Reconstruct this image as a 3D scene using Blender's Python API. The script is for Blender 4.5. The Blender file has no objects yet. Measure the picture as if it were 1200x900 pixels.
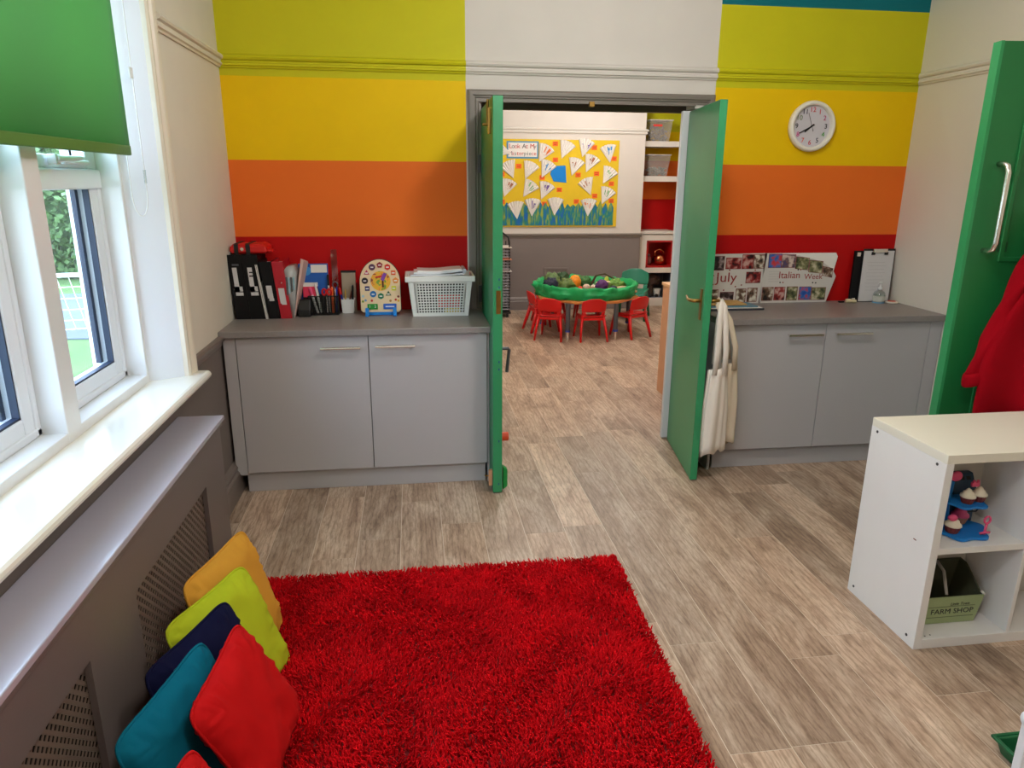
import bpy, bmesh, math, random
import numpy as np
from mathutils import Vector, Matrix, noise
sc = bpy.context.scene
COL = sc.collection
rnd = random.Random(7)
PI = math.pi
R = math.radians

# ------------------------------------------------------------------ camera
def cam_setup():
    p, yw, rl = R(15.9), R(7.85), R(0.38)
    f = Vector((math.sin(yw)*math.cos(p), math.cos(yw)*math.cos(p), -math.sin(p)))
    r = Vector((math.cos(yw), -math.sin(yw), 0)); u = r.cross(f)
    r2 = math.cos(rl)*r + math.sin(rl)*u; u2 = -math.sin(rl)*r + math.cos(rl)*u
    # image y axis points down in the fit, so the roll sign is flipped here
    r2 = math.cos(rl)*r + math.sin(rl)*u; u2 = math.cos(rl)*u - math.sin(rl)*r
    cd = bpy.data.cameras.new('camera'); cd.sensor_width = 36; cd.lens = 838/1200*36
    cd.clip_start = 0.05; cd.clip_end = 200
    co = bpy.data.objects.new('camera', cd); COL.objects.link(co)
    m = Matrix.Identity(4)
    for i in range(3):
        m[i][0] = r2[i]; m[i][1] = u2[i]; m[i][2] = -f[i]
    m[0][3], m[1][3], m[2][3] = 0, 0, 1.66
    co.matrix_world = m; sc.camera = co
cam_setup()

# ------------------------------------------------------------------ world, lights, exposure
w = bpy.data.worlds.new('sky'); sc.world = w; w.use_nodes = True
nt = w.node_tree; bg = nt.nodes['Background']
tc = nt.nodes.new('ShaderNodeTexCoord'); sp = nt.nodes.new('ShaderNodeSeparateXYZ'); cr = nt.nodes.new('ShaderNodeValToRGB')
nt.links.new(tc.outputs['Generated'], sp.inputs[0]); nt.links.new(sp.outputs['Z'], cr.inputs[0]); nt.links.new(cr.outputs[0], bg.inputs[0])
cr.color_ramp.elements[0].position = 0.0; cr.color_ramp.elements[0].color = (0.70, 0.83, 1.0, 1)
cr.color_ramp.elements[1].position = 0.6; cr.color_ramp.elements[1].color = (0.56, 0.74, 1.0, 1)
bg.inputs[1].default_value = 9.5
sc.view_settings.view_transform = 'Standard'; sc.view_settings.look = 'None'
sc.view_settings.exposure = 0.22; sc.view_settings.gamma = 1; sc.view_settings.use_curve_mapping = False
sc.cycles.max_bounces = 8; sc.cycles.diffuse_bounces = 5; sc.cycles.transparent_max_bounces = 16
sc.cycles.sample_clamp_indirect = 6
def area(name, loc, rot, sx, sy, power, col, portal=False):
    l = bpy.data.lights.new(name, 'AREA'); l.shape = 'RECTANGLE'; l.size = sx; l.size_y = sy; l.energy = power; l.color = col
    if portal: l.cycles.is_portal = True
    o = bpy.data.objects.new(name, l); o.location = loc; o.rotation_euler = rot; COL.objects.link(o); return o
area('window_portal', (-1.32, 1.7, 1.7), (0, R(-90), 0), 1.9, 3.0, 1, (1, 1, 1), True)
def globe(loc, power, col):
    l = bpy.data.lights.new('globe_lamp_light', 'POINT'); l.shadow_soft_size = 0.13; l.energy = power; l.color = col
    o = bpy.data.objects.new('globe_lamp_light', l); o.location = loc; COL.objects.link(o)
GLOBES = [(0.5, 0.6, 2.72, 44), (1.0, 2.5, 2.72, 48), (1.0, 6.0, 2.72, 54), (2.3, 7.9, 2.72, 52)]
for x_, y_, z_, p_ in GLOBES: globe((x_, y_, z_), p_, (1.0, 0.975, 0.945))

# ------------------------------------------------------------------ materials
def lin(c):
    o = []
    for v in c[:3]:
        v = v/255.0; o.append(v/12.92 if v <= 0.04045 else ((v+0.055)/1.055)**2.4)
    return (*o, 1)
MATS = {}
def mat(name, rgb, rough=0.6, metal=0.0, bump=0.0, bscale=200, var=0.0, vscale=3.0, spec=None, coat=0.0, emit=0.0, sheen=0.0, trans=0.0, alpha=1.0):
    if name in MATS: return MATS[name]
    m = bpy.data.materials.new(name); m.use_nodes = True; t = m.node_tree; b = t.nodes['Principled BSDF']
    c = lin(rgb); b.inputs['Base Color'].default_value = c; b.inputs['Roughness'].default_value = rough; b.inputs['Metallic'].default_value = metal
    if spec is not None: b.inputs['Specular IOR Level'].default_value = spec
    if coat: b.inputs['Coat Weight'].default_value = coat; b.inputs['Coat Roughness'].default_value = 0.15
    if sheen: b.inputs['Sheen Weight'].default_value = sheen
    if emit: b.inputs['Emission Color'].default_value = c; b.inputs['Emission Strength'].default_value = emit
    if trans: b.inputs['Transmission Weight'].default_value = trans
    if alpha < 1: b.inputs['Alpha'].default_value = alpha
    if var or bump:
        g = t.nodes.new('ShaderNodeNewGeometry')
    if var:
        n = t.nodes.new('ShaderNodeTexNoise'); n.inputs['Scale'].default_value = vscale; n.inputs['Detail'].default_value = 4
        t.links.new(g.outputs['Position'], n.inputs['Vector'])
        r = t.nodes.new('ShaderNodeValToRGB'); r.color_ramp.elements[0].position = 0.3; r.color_ramp.elements[1].position = 0.7
        r.color_ramp.elements[0].color = (*[max(0, x*(1-var)) for x in c[:3]], 1); r.color_ramp.elements[1].color = (*[min(1, x*(1+var)) for x in c[:3]], 1)
        t.links.new(n.outputs[0], r.inputs[0]); t.links.new(r.outputs[0], b.inputs['Base Color'])
    if bump:
        n = t.nodes.new('ShaderNodeTexNoise'); n.inputs['Scale'].default_value = bscale; n.inputs['Detail'].default_value = 3
        t.links.new(g.outputs['Position'], n.inputs['Vector'])
        bp = t.nodes.new('ShaderNodeBump'); bp.inputs['Strength'].default_value = bump; bp.inputs['Distance'].default_value = 0.003
        t.links.new(n.outputs[0], bp.inputs['Height']); t.links.new(bp.outputs[0], b.inputs['Normal'])
    MATS[name] = m; return m
def nodes(m): return m.node_tree, m.node_tree.nodes['Principled BSDF']

LIME = lin((200, 194, 26)); YEL = lin((238, 196, 0)); ORA = lin((234, 112, 36)); REDP = lin((184, 8, 8)); CRE = lin((222, 214, 200)); TEAL = lin((10, 110, 120))
TAU = lin((112, 102, 97))
def stripe_wall(name, bounds, cols, xr=None, xcol=CRE):
    # painted horizontal bands by height, with an optional plain painted strip between two x values
    m = mat(name, (220, 210, 195), 0.6, bump=0.05, bscale=250, spec=0.2); t, b = nodes(m)
    g = t.nodes.new('ShaderNodeNewGeometry'); s = t.nodes.new('ShaderNodeSeparateXYZ'); t.links.new(g.outputs['Position'], s.inputs[0])
    cur = None; prev = cols[0]
    for z, c in zip(bounds, cols[1:]):
        gt = t.nodes.new('ShaderNodeMath'); gt.operation = 'GREATER_THAN'; t.links.new(s.outputs['Z'], gt.inputs[0]); gt.inputs[1].default_value = z
        mx = t.nodes.new('ShaderNodeMix'); mx.data_type = 'RGBA'; t.links.new(gt.outputs[0], mx.inputs[0])
        if cur is None: mx.inputs[6].default_value = prev
        else: t.links.new(cur, mx.inputs[6])
        mx.inputs[7].default_value = c; cur = mx.outputs[2]
    if xr:
        a = t.nodes.new('ShaderNodeMath'); a.operation = 'GREATER_THAN'; t.links.new(s.outputs['X'], a.inputs[0]); a.inputs[1].default_value = xr[0]
        c2 = t.nodes.new('ShaderNodeMath'); c2.operation = 'LESS_THAN'; t.links.new(s.outputs['X'], c2.inputs[0]); c2.inputs[1].default_value = xr[1]
        mu = t.nodes.new('ShaderNodeMath'); mu.operation = 'MULTIPLY'; t.links.new(a.outputs[0], mu.inputs[0]); t.links.new(c2.outputs[0], mu.inputs[1])
        mx = t.nodes.new('ShaderNodeMix'); mx.data_type = 'RGBA'; t.links.new(mu.outputs[0], mx.inputs[0]); t.links.new(cur, mx.inputs[6]); mx.inputs[7].default_value = xcol; cur = mx.outputs[2]
    # faint roller unevenness
    n = t.nodes.new('ShaderNodeTexNoise'); n.inputs['Scale'].default_value = 4; t.links.new(g.outputs['Position'], n.inputs['Vector'])
    mr = t.nodes.new('ShaderNodeMapRange'); mr.inputs[3].default_value = 0.94; mr.inputs[4].default_value = 1.04; t.links.new(n.outputs[0], mr.inputs[0])
    vm = t.nodes.new('ShaderNodeVectorMath'); vm.operation = 'SCALE'; t.links.new(cur, vm.inputs[0]); t.links.new(mr.outputs[0], vm.inputs['Scale'])
    t.links.new(vm.outputs[0], b.inputs['Base Color']); return m
M_STRIPE = stripe_wall('striped wall paint', [1.341, 1.760, 2.193, 2.635], [REDP, ORA, YEL, LIME, TEAL], (0.322, 1.793), lin((214, 208, 202)))
M_LWALL = stripe_wall('cream over taupe paint', [0.84], [TAU, CRE])
M_ALC = stripe_wall('alcove stripes', [1.421, 1.929, 2.304], [REDP, ORA, YEL, LIME])
M_FARW = stripe_wall('far wall paint', [0.97], [lin((126, 116, 112)), lin((216, 208, 200))])
M_CREAM = mat('cream paint', (220, 212, 198), 0.5, bump=0.04)
M_CEIL = mat('ceiling white', (235, 232, 226), 0.8)
M_TAUPE = mat('taupe satin paint', (112, 100, 94), 0.38, bump=0.04, bscale=120)
M_COVER = mat('radiator cover paint', (106, 94, 90), 0.42, bump=0.05, bscale=140)
M_ARCH = mat('taupe architrave paint', (120, 112, 104), 0.45)
M_FRAMEG = mat('gloss white woodwork', (228, 229, 230), 0.22, bump=0.03, bscale=60)
M_UPVC = mat('white upvc', (226, 230, 236), 0.3)
M_CREAMG = mat('cream gloss sill', (240, 237, 226), 0.12, coat=0.4)
M_GREEN = mat('green door paint', (44, 138, 88), 0.36, bump=0.05, bscale=90, var=0.06, vscale=2)
M_GREEN2 = mat('dark green door paint', (24, 108, 54), 0.42, bump=0.05, bscale=90, var=0.06, vscale=2)
M_WT = mat('grey worktop laminate', (136, 129, 126), 0.38, bump=0.08, bscale=500, var=0.06, vscale=60)
M_CAB = mat('pale grey cabinet laminate', (180, 177, 178), 0.4)
M_CHROME = mat('brushed steel', (236, 232, 226), 0.24, metal=1.0)
M_BRASS = mat('aged brass', (150, 118, 62), 0.35, metal=1.0)
M_BLACK = mat('black plastic', (14, 14, 16), 0.5)
M_BLACKS = mat('black gap shade', (20, 19, 20), 0.65)
M_WHITEP = mat('white plastic', (228, 228, 226), 0.4)
M_WHITEM = mat('white melamine', (232, 229, 226), 0.42, var=0.015, vscale=5)
M_PAPER = mat('paper white', (232, 228, 222), 0.75)
M_RED = mat('red plastic', (206, 14, 16), 0.35)
M_GREY = mat('dark grey metal', (86, 88, 94), 0.45, metal=0.3)
M_BLUE = mat('blue plastic', (14, 120, 200), 0.4)
M_PINK = mat('pink plastic', (232, 84, 130), 0.45)
M_BEECH = mat('beech veneer', (204, 150, 112), 0.5, var=0.06, vscale=9)
M_DARK = mat('painted void shade', (20, 16, 14), 0.9)

def glass_mat(name, tint=(1, 1, 1), gl=0.08):
    m = bpy.data.materials.new(name); m.use_nodes = True; t = m.node_tree; t.nodes.clear()
    o = t.nodes.new('ShaderNodeOutputMaterial'); mx = t.nodes.new('ShaderNodeMixShader'); tr = t.nodes.new('ShaderNodeBsdfTransparent'); gs = t.nodes.new('ShaderNodeBsdfGlossy')
    tr.inputs[0].default_value = (*tint, 1); gs.inputs['Roughness'].default_value = 0.03; mx.inputs[0].default_value = gl
    t.links.new(tr.outputs[0], mx.inputs[1]); t.links.new(gs.outputs[0], mx.inputs[2]); t.links.new(mx.outputs[0], o.inputs[0]); return m
M_GLASS = glass_mat('window glass', (0.96, 0.985, 0.99), 0.06)
M_CLEAR = glass_mat('clear plastic', (0.80, 0.80, 0.78), 0.12)
def frosty(name, col, f):
    m = glass_mat(name, (0.93, 0.93, 0.92), 0.08); t = m.node_tree; o = t.nodes['Material Output']; prev = o.inputs[0].links[0].from_socket
    d = t.nodes.new('ShaderNodeBsdfDiffuse'); d.inputs[0].default_value = lin(col); mx = t.nodes.new('ShaderNodeMixShader'); mx.inputs[0].default_value = f
    t.links.new(prev, mx.inputs[1]); t.links.new(d.outputs[0], mx.inputs[2]); t.links.new(mx.outputs[0], o.inputs[0]); return m
M_FROST = frosty('frosty clear plastic', (226, 222, 216), 0.20)
M_CLEAR2 = glass_mat('clear bottle plastic', (0.86, 0.90, 0.90), 0.15)

def floor_mat():
    m = mat('oak effect vinyl', (178, 154, 130), 0.46); t, b = nodes(m)
    g = t.nodes.new('ShaderNodeNewGeometry'); oi = t.nodes.new('ShaderNodeObjectInfo')
    cx = t.nodes.new('ShaderNodeCombineXYZ'); ml = t.nodes.new('ShaderNodeMath'); ml.operation = 'MULTIPLY'; ml.inputs[1].default_value = 37.0
    t.links.new(oi.outputs['Random'], ml.inputs[0]); t.links.new(ml.outputs[0], cx.inputs[0]); t.links.new(ml.outputs[0], cx.inputs[2])
    ad = t.nodes.new('ShaderNodeVectorMath'); t.links.new(g.outputs['Position'], ad.inputs[0]); t.links.new(cx.outputs[0], ad.inputs[1])
    def nz(sx, sy, det, dist, rough=0.6):
        mp = t.nodes.new('ShaderNodeMapping'); mp.inputs['Scale'].default_value = (sx, sy, 1); t.links.new(ad.outputs[0], mp.inputs[0])
        n = t.nodes.new('ShaderNodeTexNoise'); n.inputs['Scale'].default_value = 1; n.inputs['Detail'].default_value = det; n.inputs['Distortion'].default_value = dist; n.inputs['Roughness'].default_value = rough
        t.links.new(mp.outputs[0], n.inputs[0]); return n.outputs[0]
    def wv(sx, sy, dist, sc_):
        mp = t.nodes.new('ShaderNodeMapping'); mp.inputs['Scale'].default_value = (sx, sy, 1); t.links.new(ad.outputs[0], mp.inputs[0])
        n = t.nodes.new('ShaderNodeTexWave'); n.wave_type = 'RINGS'; n.rings_direction = 'Z'; n.inputs['Scale'].default_value = sc_; n.inputs['Distortion'].default_value = dist; n.inputs['Detail'].default_value = 3; n.inputs['Detail Scale'].default_value = 1.2
        t.links.new(mp.outputs[0], n.inputs[0]); return n.outputs[1]
    ring = wv(4.6, .8, 9.0, 2.6)
    r4 = t.nodes.new('ShaderNodeValToRGB'); e = r4.color_ramp.elements; e[0].position = 0.0; e[0].color = (0.56, 0.48, 0.42, 1); e[1].position = 0.30; e[1].color = (1.0, 1.0, 1.0, 1); t.links.new(ring, r4.inputs[0])
    big = nz(7, 1.9, 5, 0.9); fine = nz(115, 17, 4, 0.5, 0.7); mid = nz(24, 4.5, 6, 1.3, 0.68)
    r = t.nodes.new('ShaderNodeValToRGB'); e = r.color_ramp.elements
    e[0].position = 0.28; e[0].color = lin((138, 110, 90)); e[1].position = 0.70; e[1].color = lin((212, 190, 169))
    x = e.new(0.46); x.color = lin((182, 155, 132))
    t.links.new(big, r.inputs[0])
    r2 = t.nodes.new('ShaderNodeValToRGB'); e = r2.color_ramp.elements; e[0].position = 0.34; e[0].color = (0.66, 0.61, 0.56, 1); e[1].position = 0.56; e[1].color = (1.04, 1.04, 1.04, 1)
    t.links.new(fine, r2.inputs[0])
    r3 = t.nodes.new('ShaderNodeValToRGB'); e = r3.color_ramp.elements; e[0].position = 0.32; e[0].color = (0.54, 0.47, 0.42, 1); e[1].position = 0.50; e[1].color = (1, 1, 1, 1)
    t.links.new(mid, r3.inputs[0])
    m1 = t.nodes.new('ShaderNodeMix'); m1.data_type = 'RGBA'; m1.blend_type = 'MULTIPLY'; m1.inputs[0].default_value = 0.9; t.links.new(r.outputs[0], m1.inputs[6]); t.links.new(r2.outputs[0], m1.inputs[7])
    m2 = t.nodes.new('ShaderNodeMix'); m2.data_type = 'RGBA'; m2.blend_type = 'MULTIPLY'; m2.inputs[0].default_value = 0.7; t.links.new(m1.outputs[2], m2.inputs[6]); t.links.new(r3.outputs[0], m2.inputs[7])
    m4 = t.nodes.new('ShaderNodeMix'); m4.data_type = 'RGBA'; m4.blend_type = 'MULTIPLY'; m4.inputs[0].default_value = 0.5; t.links.new(m2.outputs[2], m4.inputs[6]); t.links.new(r4.outputs[0], m4.inputs[7])
    mr = t.nodes.new('ShaderNodeMapRange'); mr.inputs[3].default_value = 0.76; mr.inputs[4].default_value = 1.14; t.links.new(oi.outputs['Random'], mr.inputs[0])
    vm = t.nodes.new('ShaderNodeVectorMath'); vm.operation = 'SCALE'; t.links.new(m4.outputs[2], vm.inputs[0]); t.links.new(mr.outputs[0], vm.inputs['Scale'])
    t.links.new(vm.outputs[0], b.inputs['Base Color'])
    bp = t.nodes.new('ShaderNodeBump'); bp.inputs['Strength'].default_value = 0.25; bp.inputs['Distance'].default_value = 0.002; t.links.new(fine, bp.inputs['Height']); t.links.new(bp.outputs[0], b.inputs['Normal'])
    return m
M_FLOOR = floor_mat()
M_SEAM = mat('pale floor seam', (216, 200, 180), 0.6)

# ------------------------------------------------------------------ geometry helpers
class G:
    def __init__(s): s.v = []; s.f = []
    def add(s, vs, fs):
        n = len(s.v); s.v += [tuple(p) for p in vs]; s.f += [tuple(i+n for i in f) for f in fs]; return s
    def box(s, x0, x1, y0, y1, z0, z1):
        return s.obox(((x0+x1)/2, (y0+y1)/2, (z0+z1)/2), ((x1-x0)/2, 0, 0), (0, (y1-y0)/2, 0), (0, 0, (z1-z0)/2))
    def obox(s, c, a, b, d):
        c, a, b, d = map(Vector, (c, a, b, d)); vs = [c+i*a+j*b+k*d for i in (-1, 1) for j in (-1, 1) for k in (-1, 1)]
        fs = [(0, 1, 3, 2), (4, 6, 7, 5), (0, 4, 5, 1), (2, 3, 7, 6), (0, 2, 6, 4), (1, 5, 7, 3)]
        if a.cross(b).dot(d) < 0: fs = [f[::-1] for f in fs]
        return s.add(vs, fs)
    def ring(s, rings, cap0=True, cap1=True, closed=False):
        n = len(rings[0]); vs = [p for r in rings for p in r]; fs = []
        m = len(rings)
        for i in range(m-1 if not closed else m):
            for j in range(n):
                a = i*n+j; b = i*n+(j+1) % n; c = ((i+1) % m)*n+(j+1) % n; d = ((i+1) % m)*n+j; fs.append((a, b, c, d))
        if not closed:
            if cap0: fs.append(tuple(range(n))[::-1])
            if cap1: fs.append(tuple(range((m-1)*n, m*n)))
        return s.add(vs, fs)
    def tube(s, pts, r, n=8, closed=False, flat=1.0):
        pts = [Vector(p) for p in pts]; m = len(pts); rr = r if isinstance(r, (list, tuple)) else [r]*m
        rings = []; up = None
        for i, p in enumerate(pts):
            d = (pts[(i+1) % m]-pts[i-1]) if closed else (pts[min(i+1, m-1)]-pts[max(i-1, 0)])
            if d.length < 1e-9: d = Vector((0, 0, 1))
            d.normalize()
            if up is None: up = Vector((0, 0, 1)) if abs(d.z) < .9 else Vector((0, 1, 0))
            a = d.cross(up)
            if a.length < 1e-4: a = d.cross(Vector((1, 0, 0)))
            a.normalize(); b = a.cross(d).normalized(); up = b
            rings.append([p+rr[i]*(math.cos(t)*a+flat*math.sin(t)*b) for t in [2*PI*k/n for k in range(n)]])
        return s.ring(rings, closed=closed)
    def cyl(s, p0, p1, r0, r1=None, n=16):
        return s.tube([p0, p1], [r0, r0 if r1 is None else r1], n)
    def lathe(s, prof, c, n=24, cap0=True, cap1=True):
        c = Vector(c); return s.ring([[c+Vector((r*math.cos(2*PI*k/n), r*math.sin(2*PI*k/n), z)) for k in range(n)] for r, z in prof], cap0, cap1)
    def prism(s, pts, f0, f1):
        n = len(pts); vs = [f0(*p) for p in pts]+[f1(*p) for p in pts]
        fs = [tuple(range(n))[::-1], tuple(range(n, 2*n))]+[(i, (i+1) % n, n+(i+1) % n, n+i) for i in range(n)]
        return s.add(vs, fs)
    def px(s, pts, x0, x1): return s.prism(pts, lambda a, b: (x0, a, b), lambda a, b: (x1, a, b))
    def py(s, pts, y0, y1): return s.prism(pts, lambda a, b: (a, y0, b), lambda a, b: (a, y1, b))
    def pz(s, pts, z0, z1): return s.prism(pts, lambda a, b: (a, b, z0), lambda a, b: (a, b, z1))
    def ball(s, c, r, nu=14, nv=8, lump=0.0, sc_=9.0, seed=0):
        c = Vector(c); rx, ry, rz = r if isinstance(r, (tuple, list)) else (r, r, r)
        rings = []
        for i in range(1, nv):
            t = PI*i/nv; rr = []
            for k in range(nu):
                a = 2*PI*k/nu; d = Vector((math.sin(t)*math.cos(a), math.sin(t)*math.sin(a), -math.cos(t)))
                q = 1+(lump*noise.noise(d*sc_*.3+Vector((seed, seed*2.3, 0))) if lump else 0)
                rr.append(c+Vector((d.x*rx*q, d.y*ry*q, d.z*rz*q)))
            rings.append(rr)
        n0 = len(s.v); s.ring(rings, False, False)
        b = len(s.v); s.v += [tuple(c-Vector((0, 0, rz))), tuple(c+Vector((0, 0, rz)))]
        for k in range(nu):
            s.f.append((n0+(k+1) % nu, n0+k, b)); o = n0+(nv-2)*nu; s.f.append((o+k, o+(k+1) % nu, b+1))
        return s
    def xf(s, m):
        s.v = [tuple(m @ Vector(p)) for p in s.v]; return s
def arc(cx, cy, r, a0, a1, n): return [(cx+r*math.cos(R(a0+(a1-a0)*i/n)), cy+r*math.sin(R(a0+(a1-a0)*i/n))) for i in range(n+1)]

def WM(o):
    m = Matrix.Identity(4)
    while o is not None:
        m = Matrix.LocRotScale(o.location, o.rotation_euler, o.scale) @ m; o = o.parent
    return m
def OB(name, g, m, parent=None, bev=0.0, smooth=False, local=False, seg=2, label=None, kind=None, sub=0):
    me = bpy.data.meshes.new(name); vs = g.v
    if parent is not None and not local:
        inv = WM(parent).inverted(); vs = [tuple(inv @ Vector(p)) for p in vs]
    me.from_pydata(vs, [], g.f)
    bm = bmesh.new(); bm.from_mesh(me); bmesh.ops.recalc_face_normals(bm, faces=bm.faces); bm.to_mesh(me); bm.free()
    if isinstance(m, str): m = MATS[m]
    me.materials.append(m)
    o = bpy.data.objects.new(name, me); COL.objects.link(o); o.parent = parent
    if smooth:
        for p in me.polygons: p.use_smooth = True
    if bev:
        b = o.modifiers.new('bevel', 'BEVEL'); b.width = bev; b.segments = seg; b.limit_method = 'ANGLE'; b.angle_limit = R(40)
        b.harden_normals = False
    if sub:
        b = o.modifiers.new('sub', 'SUBSURF'); b.levels = sub; b.render_levels = sub
    if label: o['label'] = label
    if kind: o['kind'] = kind
    return o
def TH(name, label, cat, loc=(0, 0, 0), rot=0.0, group=None):
    o = bpy.data.objects.new(name, None); o.empty_display_size = 0.1; COL.objects.link(o); o.location = loc
    o.rotation_euler = (0, 0, rot) if not isinstance(rot, tuple) else rot
    o['label'] = label; o['category'] = cat
    if group: o['group'] = group
    return o
def tag(o, label, cat, group=None):
    o['label'] = label; o['category'] = cat
    if group: o['group'] = group
    return o
def ST(name, loc=(0, 0, 0)):
    o = bpy.data.objects.new(name, None); COL.objects.link(o); o.location = loc; o['kind'] = 'structure'; return o
def dup(root, loc, rot, label, group=None):
    r = root.copy(); COL.objects.link(r); r.location = loc; r.rotation_euler = rot if isinstance(rot, tuple) else (0, 0, rot); r['label'] = label
    if group: r['group'] = group
    for ch in list(root.children):
        c = ch.copy(); COL.objects.link(c); c.parent = r
        for g2 in ch.children:
            d = g2.copy(); COL.objects.link(d); d.parent = c
    return r
def text(name, body, size, m, parent, mtx, ext=0.0005, align='CENTER', sx=1.0, shear=0.0):
    cu = bpy.data.curves.new(name, 'FONT'); cu.body = body; cu.size = size; cu.extrude = ext; cu.align_x = align; cu.align_y = 'CENTER'; cu.resolution_u = 3; cu.shear = shear
    to = bpy.data.objects.new(name, cu); COL.objects.link(to); bpy.context.view_layer.update()
    dg = bpy.context.evaluated_depsgraph_get(); me = bpy.data.meshes.new_from_object(to.evaluated_get(dg))
    bpy.data.objects.remove(to); me.transform(Matrix.Diagonal((sx, 1, 1, 1)))
    full = WM(parent).inverted() @ mtx if parent is not None else mtx
    me.transform(full); me.name = name; me.materials.clear(); me.materials.append(m)
    o = bpy.data.objects.new(name, me); COL.objects.link(o); o.parent = parent; return o
def face_y(x, y, z, tilt=0.0, roll=0.0):   # text plane facing -y
    return Matrix.Translation((x, y, z)) @ Matrix.Rotation(roll, 4, 'Y') @ Matrix.Rotation(R(90)+tilt, 4, 'X')

# ------------------------------------------------------------------ SETTING: floor
floor = ST('floor')
OB('floor_base', G().box(-1.1, 4.2, -1.6, 10.0, -0.05, -0.0007), M_SEAM, floor)
fix = {0.9: [1.66, 2.19, 3.83, 4.45], 1.1: [1.665, 3.30], 1.3: [2.06, 3.69], 1.5: [2.95], 1.7: [1.815, 3.45], 0.7: [3.17, 4.345], 0.5: [3.9, 4.68], -0.1: [3.55], 0.1: [3.27]}
cache = {}
for k in range(-6, 20):
    x = round(-0.1+0.2*k, 3)
    x0 = max(x, -1.0); x1 = x+0.2
    if x > 4.1: continue
    far = x1 > 0.3
    ylim = 9.9 if far else 4.32
    if x >= 3.0: ys = 4.5
    else: ys = -1.5
    js = [j for j in fix.get(x, [])]
    y = ys if js == [] else min(js)
    lo = [min(js)] if js else [ys]
    yy = lo[0]
    while yy > ys:
        yy -= rnd.uniform(0.75, 1.25); lo.append(max(yy, ys))
        if yy < 0.9: lo.append(ys); break
    js2 = sorted(set([ys]+lo+js)); yy = js2[-1]
    while yy < ylim:
        yy += rnd.uniform(0.62, 1.25); js2.append(min(yy, ylim))
    js2 = sorted(set(js2))
    for a, b in zip(js2, js2[1:]):
        if b-a < 0.05: continue
        OB('plank', G().box(x0+.0014, x1-.0014, a+.0011, b-.0011, -0.003, 0.0), M_FLOOR, floor)
ST_ = lambda n, g, m, **k: (lambda o: o.__setitem__('kind', 'structure') or o)(OB(n, g, m, **k))
ST_('ceiling', G().box(-1.1, 4.2, -1.6, 10.0, 3.0, 3.1), M_CEIL)
# ------------------------------------------------------------------ walls
YW = 4.32; YF = 4.50
g = G(); g.box(-1.1, 0.38, YW, YF, 0, 3.0); g.box(1.675, 4.2, YW, YF, 0, 3.0); g.box(0.38, 1.675, YW, YF, 2.112, 3.0)
ST_('wall_back', g, M_STRIPE)
g = G(); g.box(-1.25, -1.0, 3.17, YW, 0, 3.0); g.box(-1.25, -1.0, -1.6, 0.17, 0, 3.0); g.box(-1.25, -1.0, 0.17, 3.17, 0, 0.79); g.box(-1.25, -1.0, 0.17, 3.17, 2.78, 3.0)
g.px([], 0, 0) if 0 else None
ST_('wall_left', g, M_LWALL)
ST_('wall_right', G().box(3.09, 3.2, -1.6, YW, 0, 3.0), M_CREAM)
ST_('wall_front', G().box(-1.1, 3.2, -1.7, -1.6, 0, 3.0), M_CREAM)
ST_('wall_far_left', G().box(0.25, 0.37, YF, 10, 0, 3.0), M_CREAM)
ST_('wall_far_right', G().box(4.1, 4.2, YF, 10, 0, 3.0), M_CREAM)
# picture rail profile (depth, height)
def rail_prof(z): return [(0, z+.068), (.012, z+.068), (.030, z+.060), (.036, z+.050), (.030, z+.040), (.016, z+.036), (.016, z+.026), (.024, z+.022), (.024, z+.012), (.014, z+.008), (.010, z), (0, z)]
g = G(); g.prism(rail_prof(2.231), lambda d, z: (-1.0, YW-d, z), lambda d, z: (3.09, YW-d, z))
ST_('trim_1', g, M_STRIPE)
g = G(); g.prism(rail_prof(2.231), lambda d, z: (-1.0+d, YW, z), lambda d, z: (-1.0+d, 3.29, z))
g.prism(rail_prof(2.231), lambda d, z: (3.09-d, YW, z), lambda d, z: (3.09-d, -1.6, z))
ST_('trim_2', g, M_CREAM)
# dado rail on left wall
def dado_prof(z): return [(0, z+.052), (.018, z+.052), (.026, z+.044), (.026, z+.030), (.014, z+.022), (.010, z), (0, z)]
ST_('trim_3', G().prism(dado_prof(.832), lambda d, z: (-1.0+d, YW, z), lambda d, z: (-1.0+d, 3.27, z)), M_TAUPE)
def skirt(z=.19, d=.02): return [(0, 0), (d+.004, 0), (d+.004, z-.06), (d-.006, z-.048), (d-.002, z-.03), (d-.012, z-.012), (0, z)]
g = G(); g.prism(skirt(.185, .028), lambda d, z: (-1.0+d, YW, z), lambda d, z: (-1.0+d, 3.0, z))
ST_('baseboard_left', g, M_TAUPE)
# ------------------------------------------------------------------ double door frame (opening between the rooms)
fr = ST('door_1')
def archp(): return [(0, 0), (0, .020), (.012, .028), (.040, .028), (.048, .020), (.056, .020), (.064, .012), (.078, .012), (.078, 0)]  # across width, depth
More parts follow.
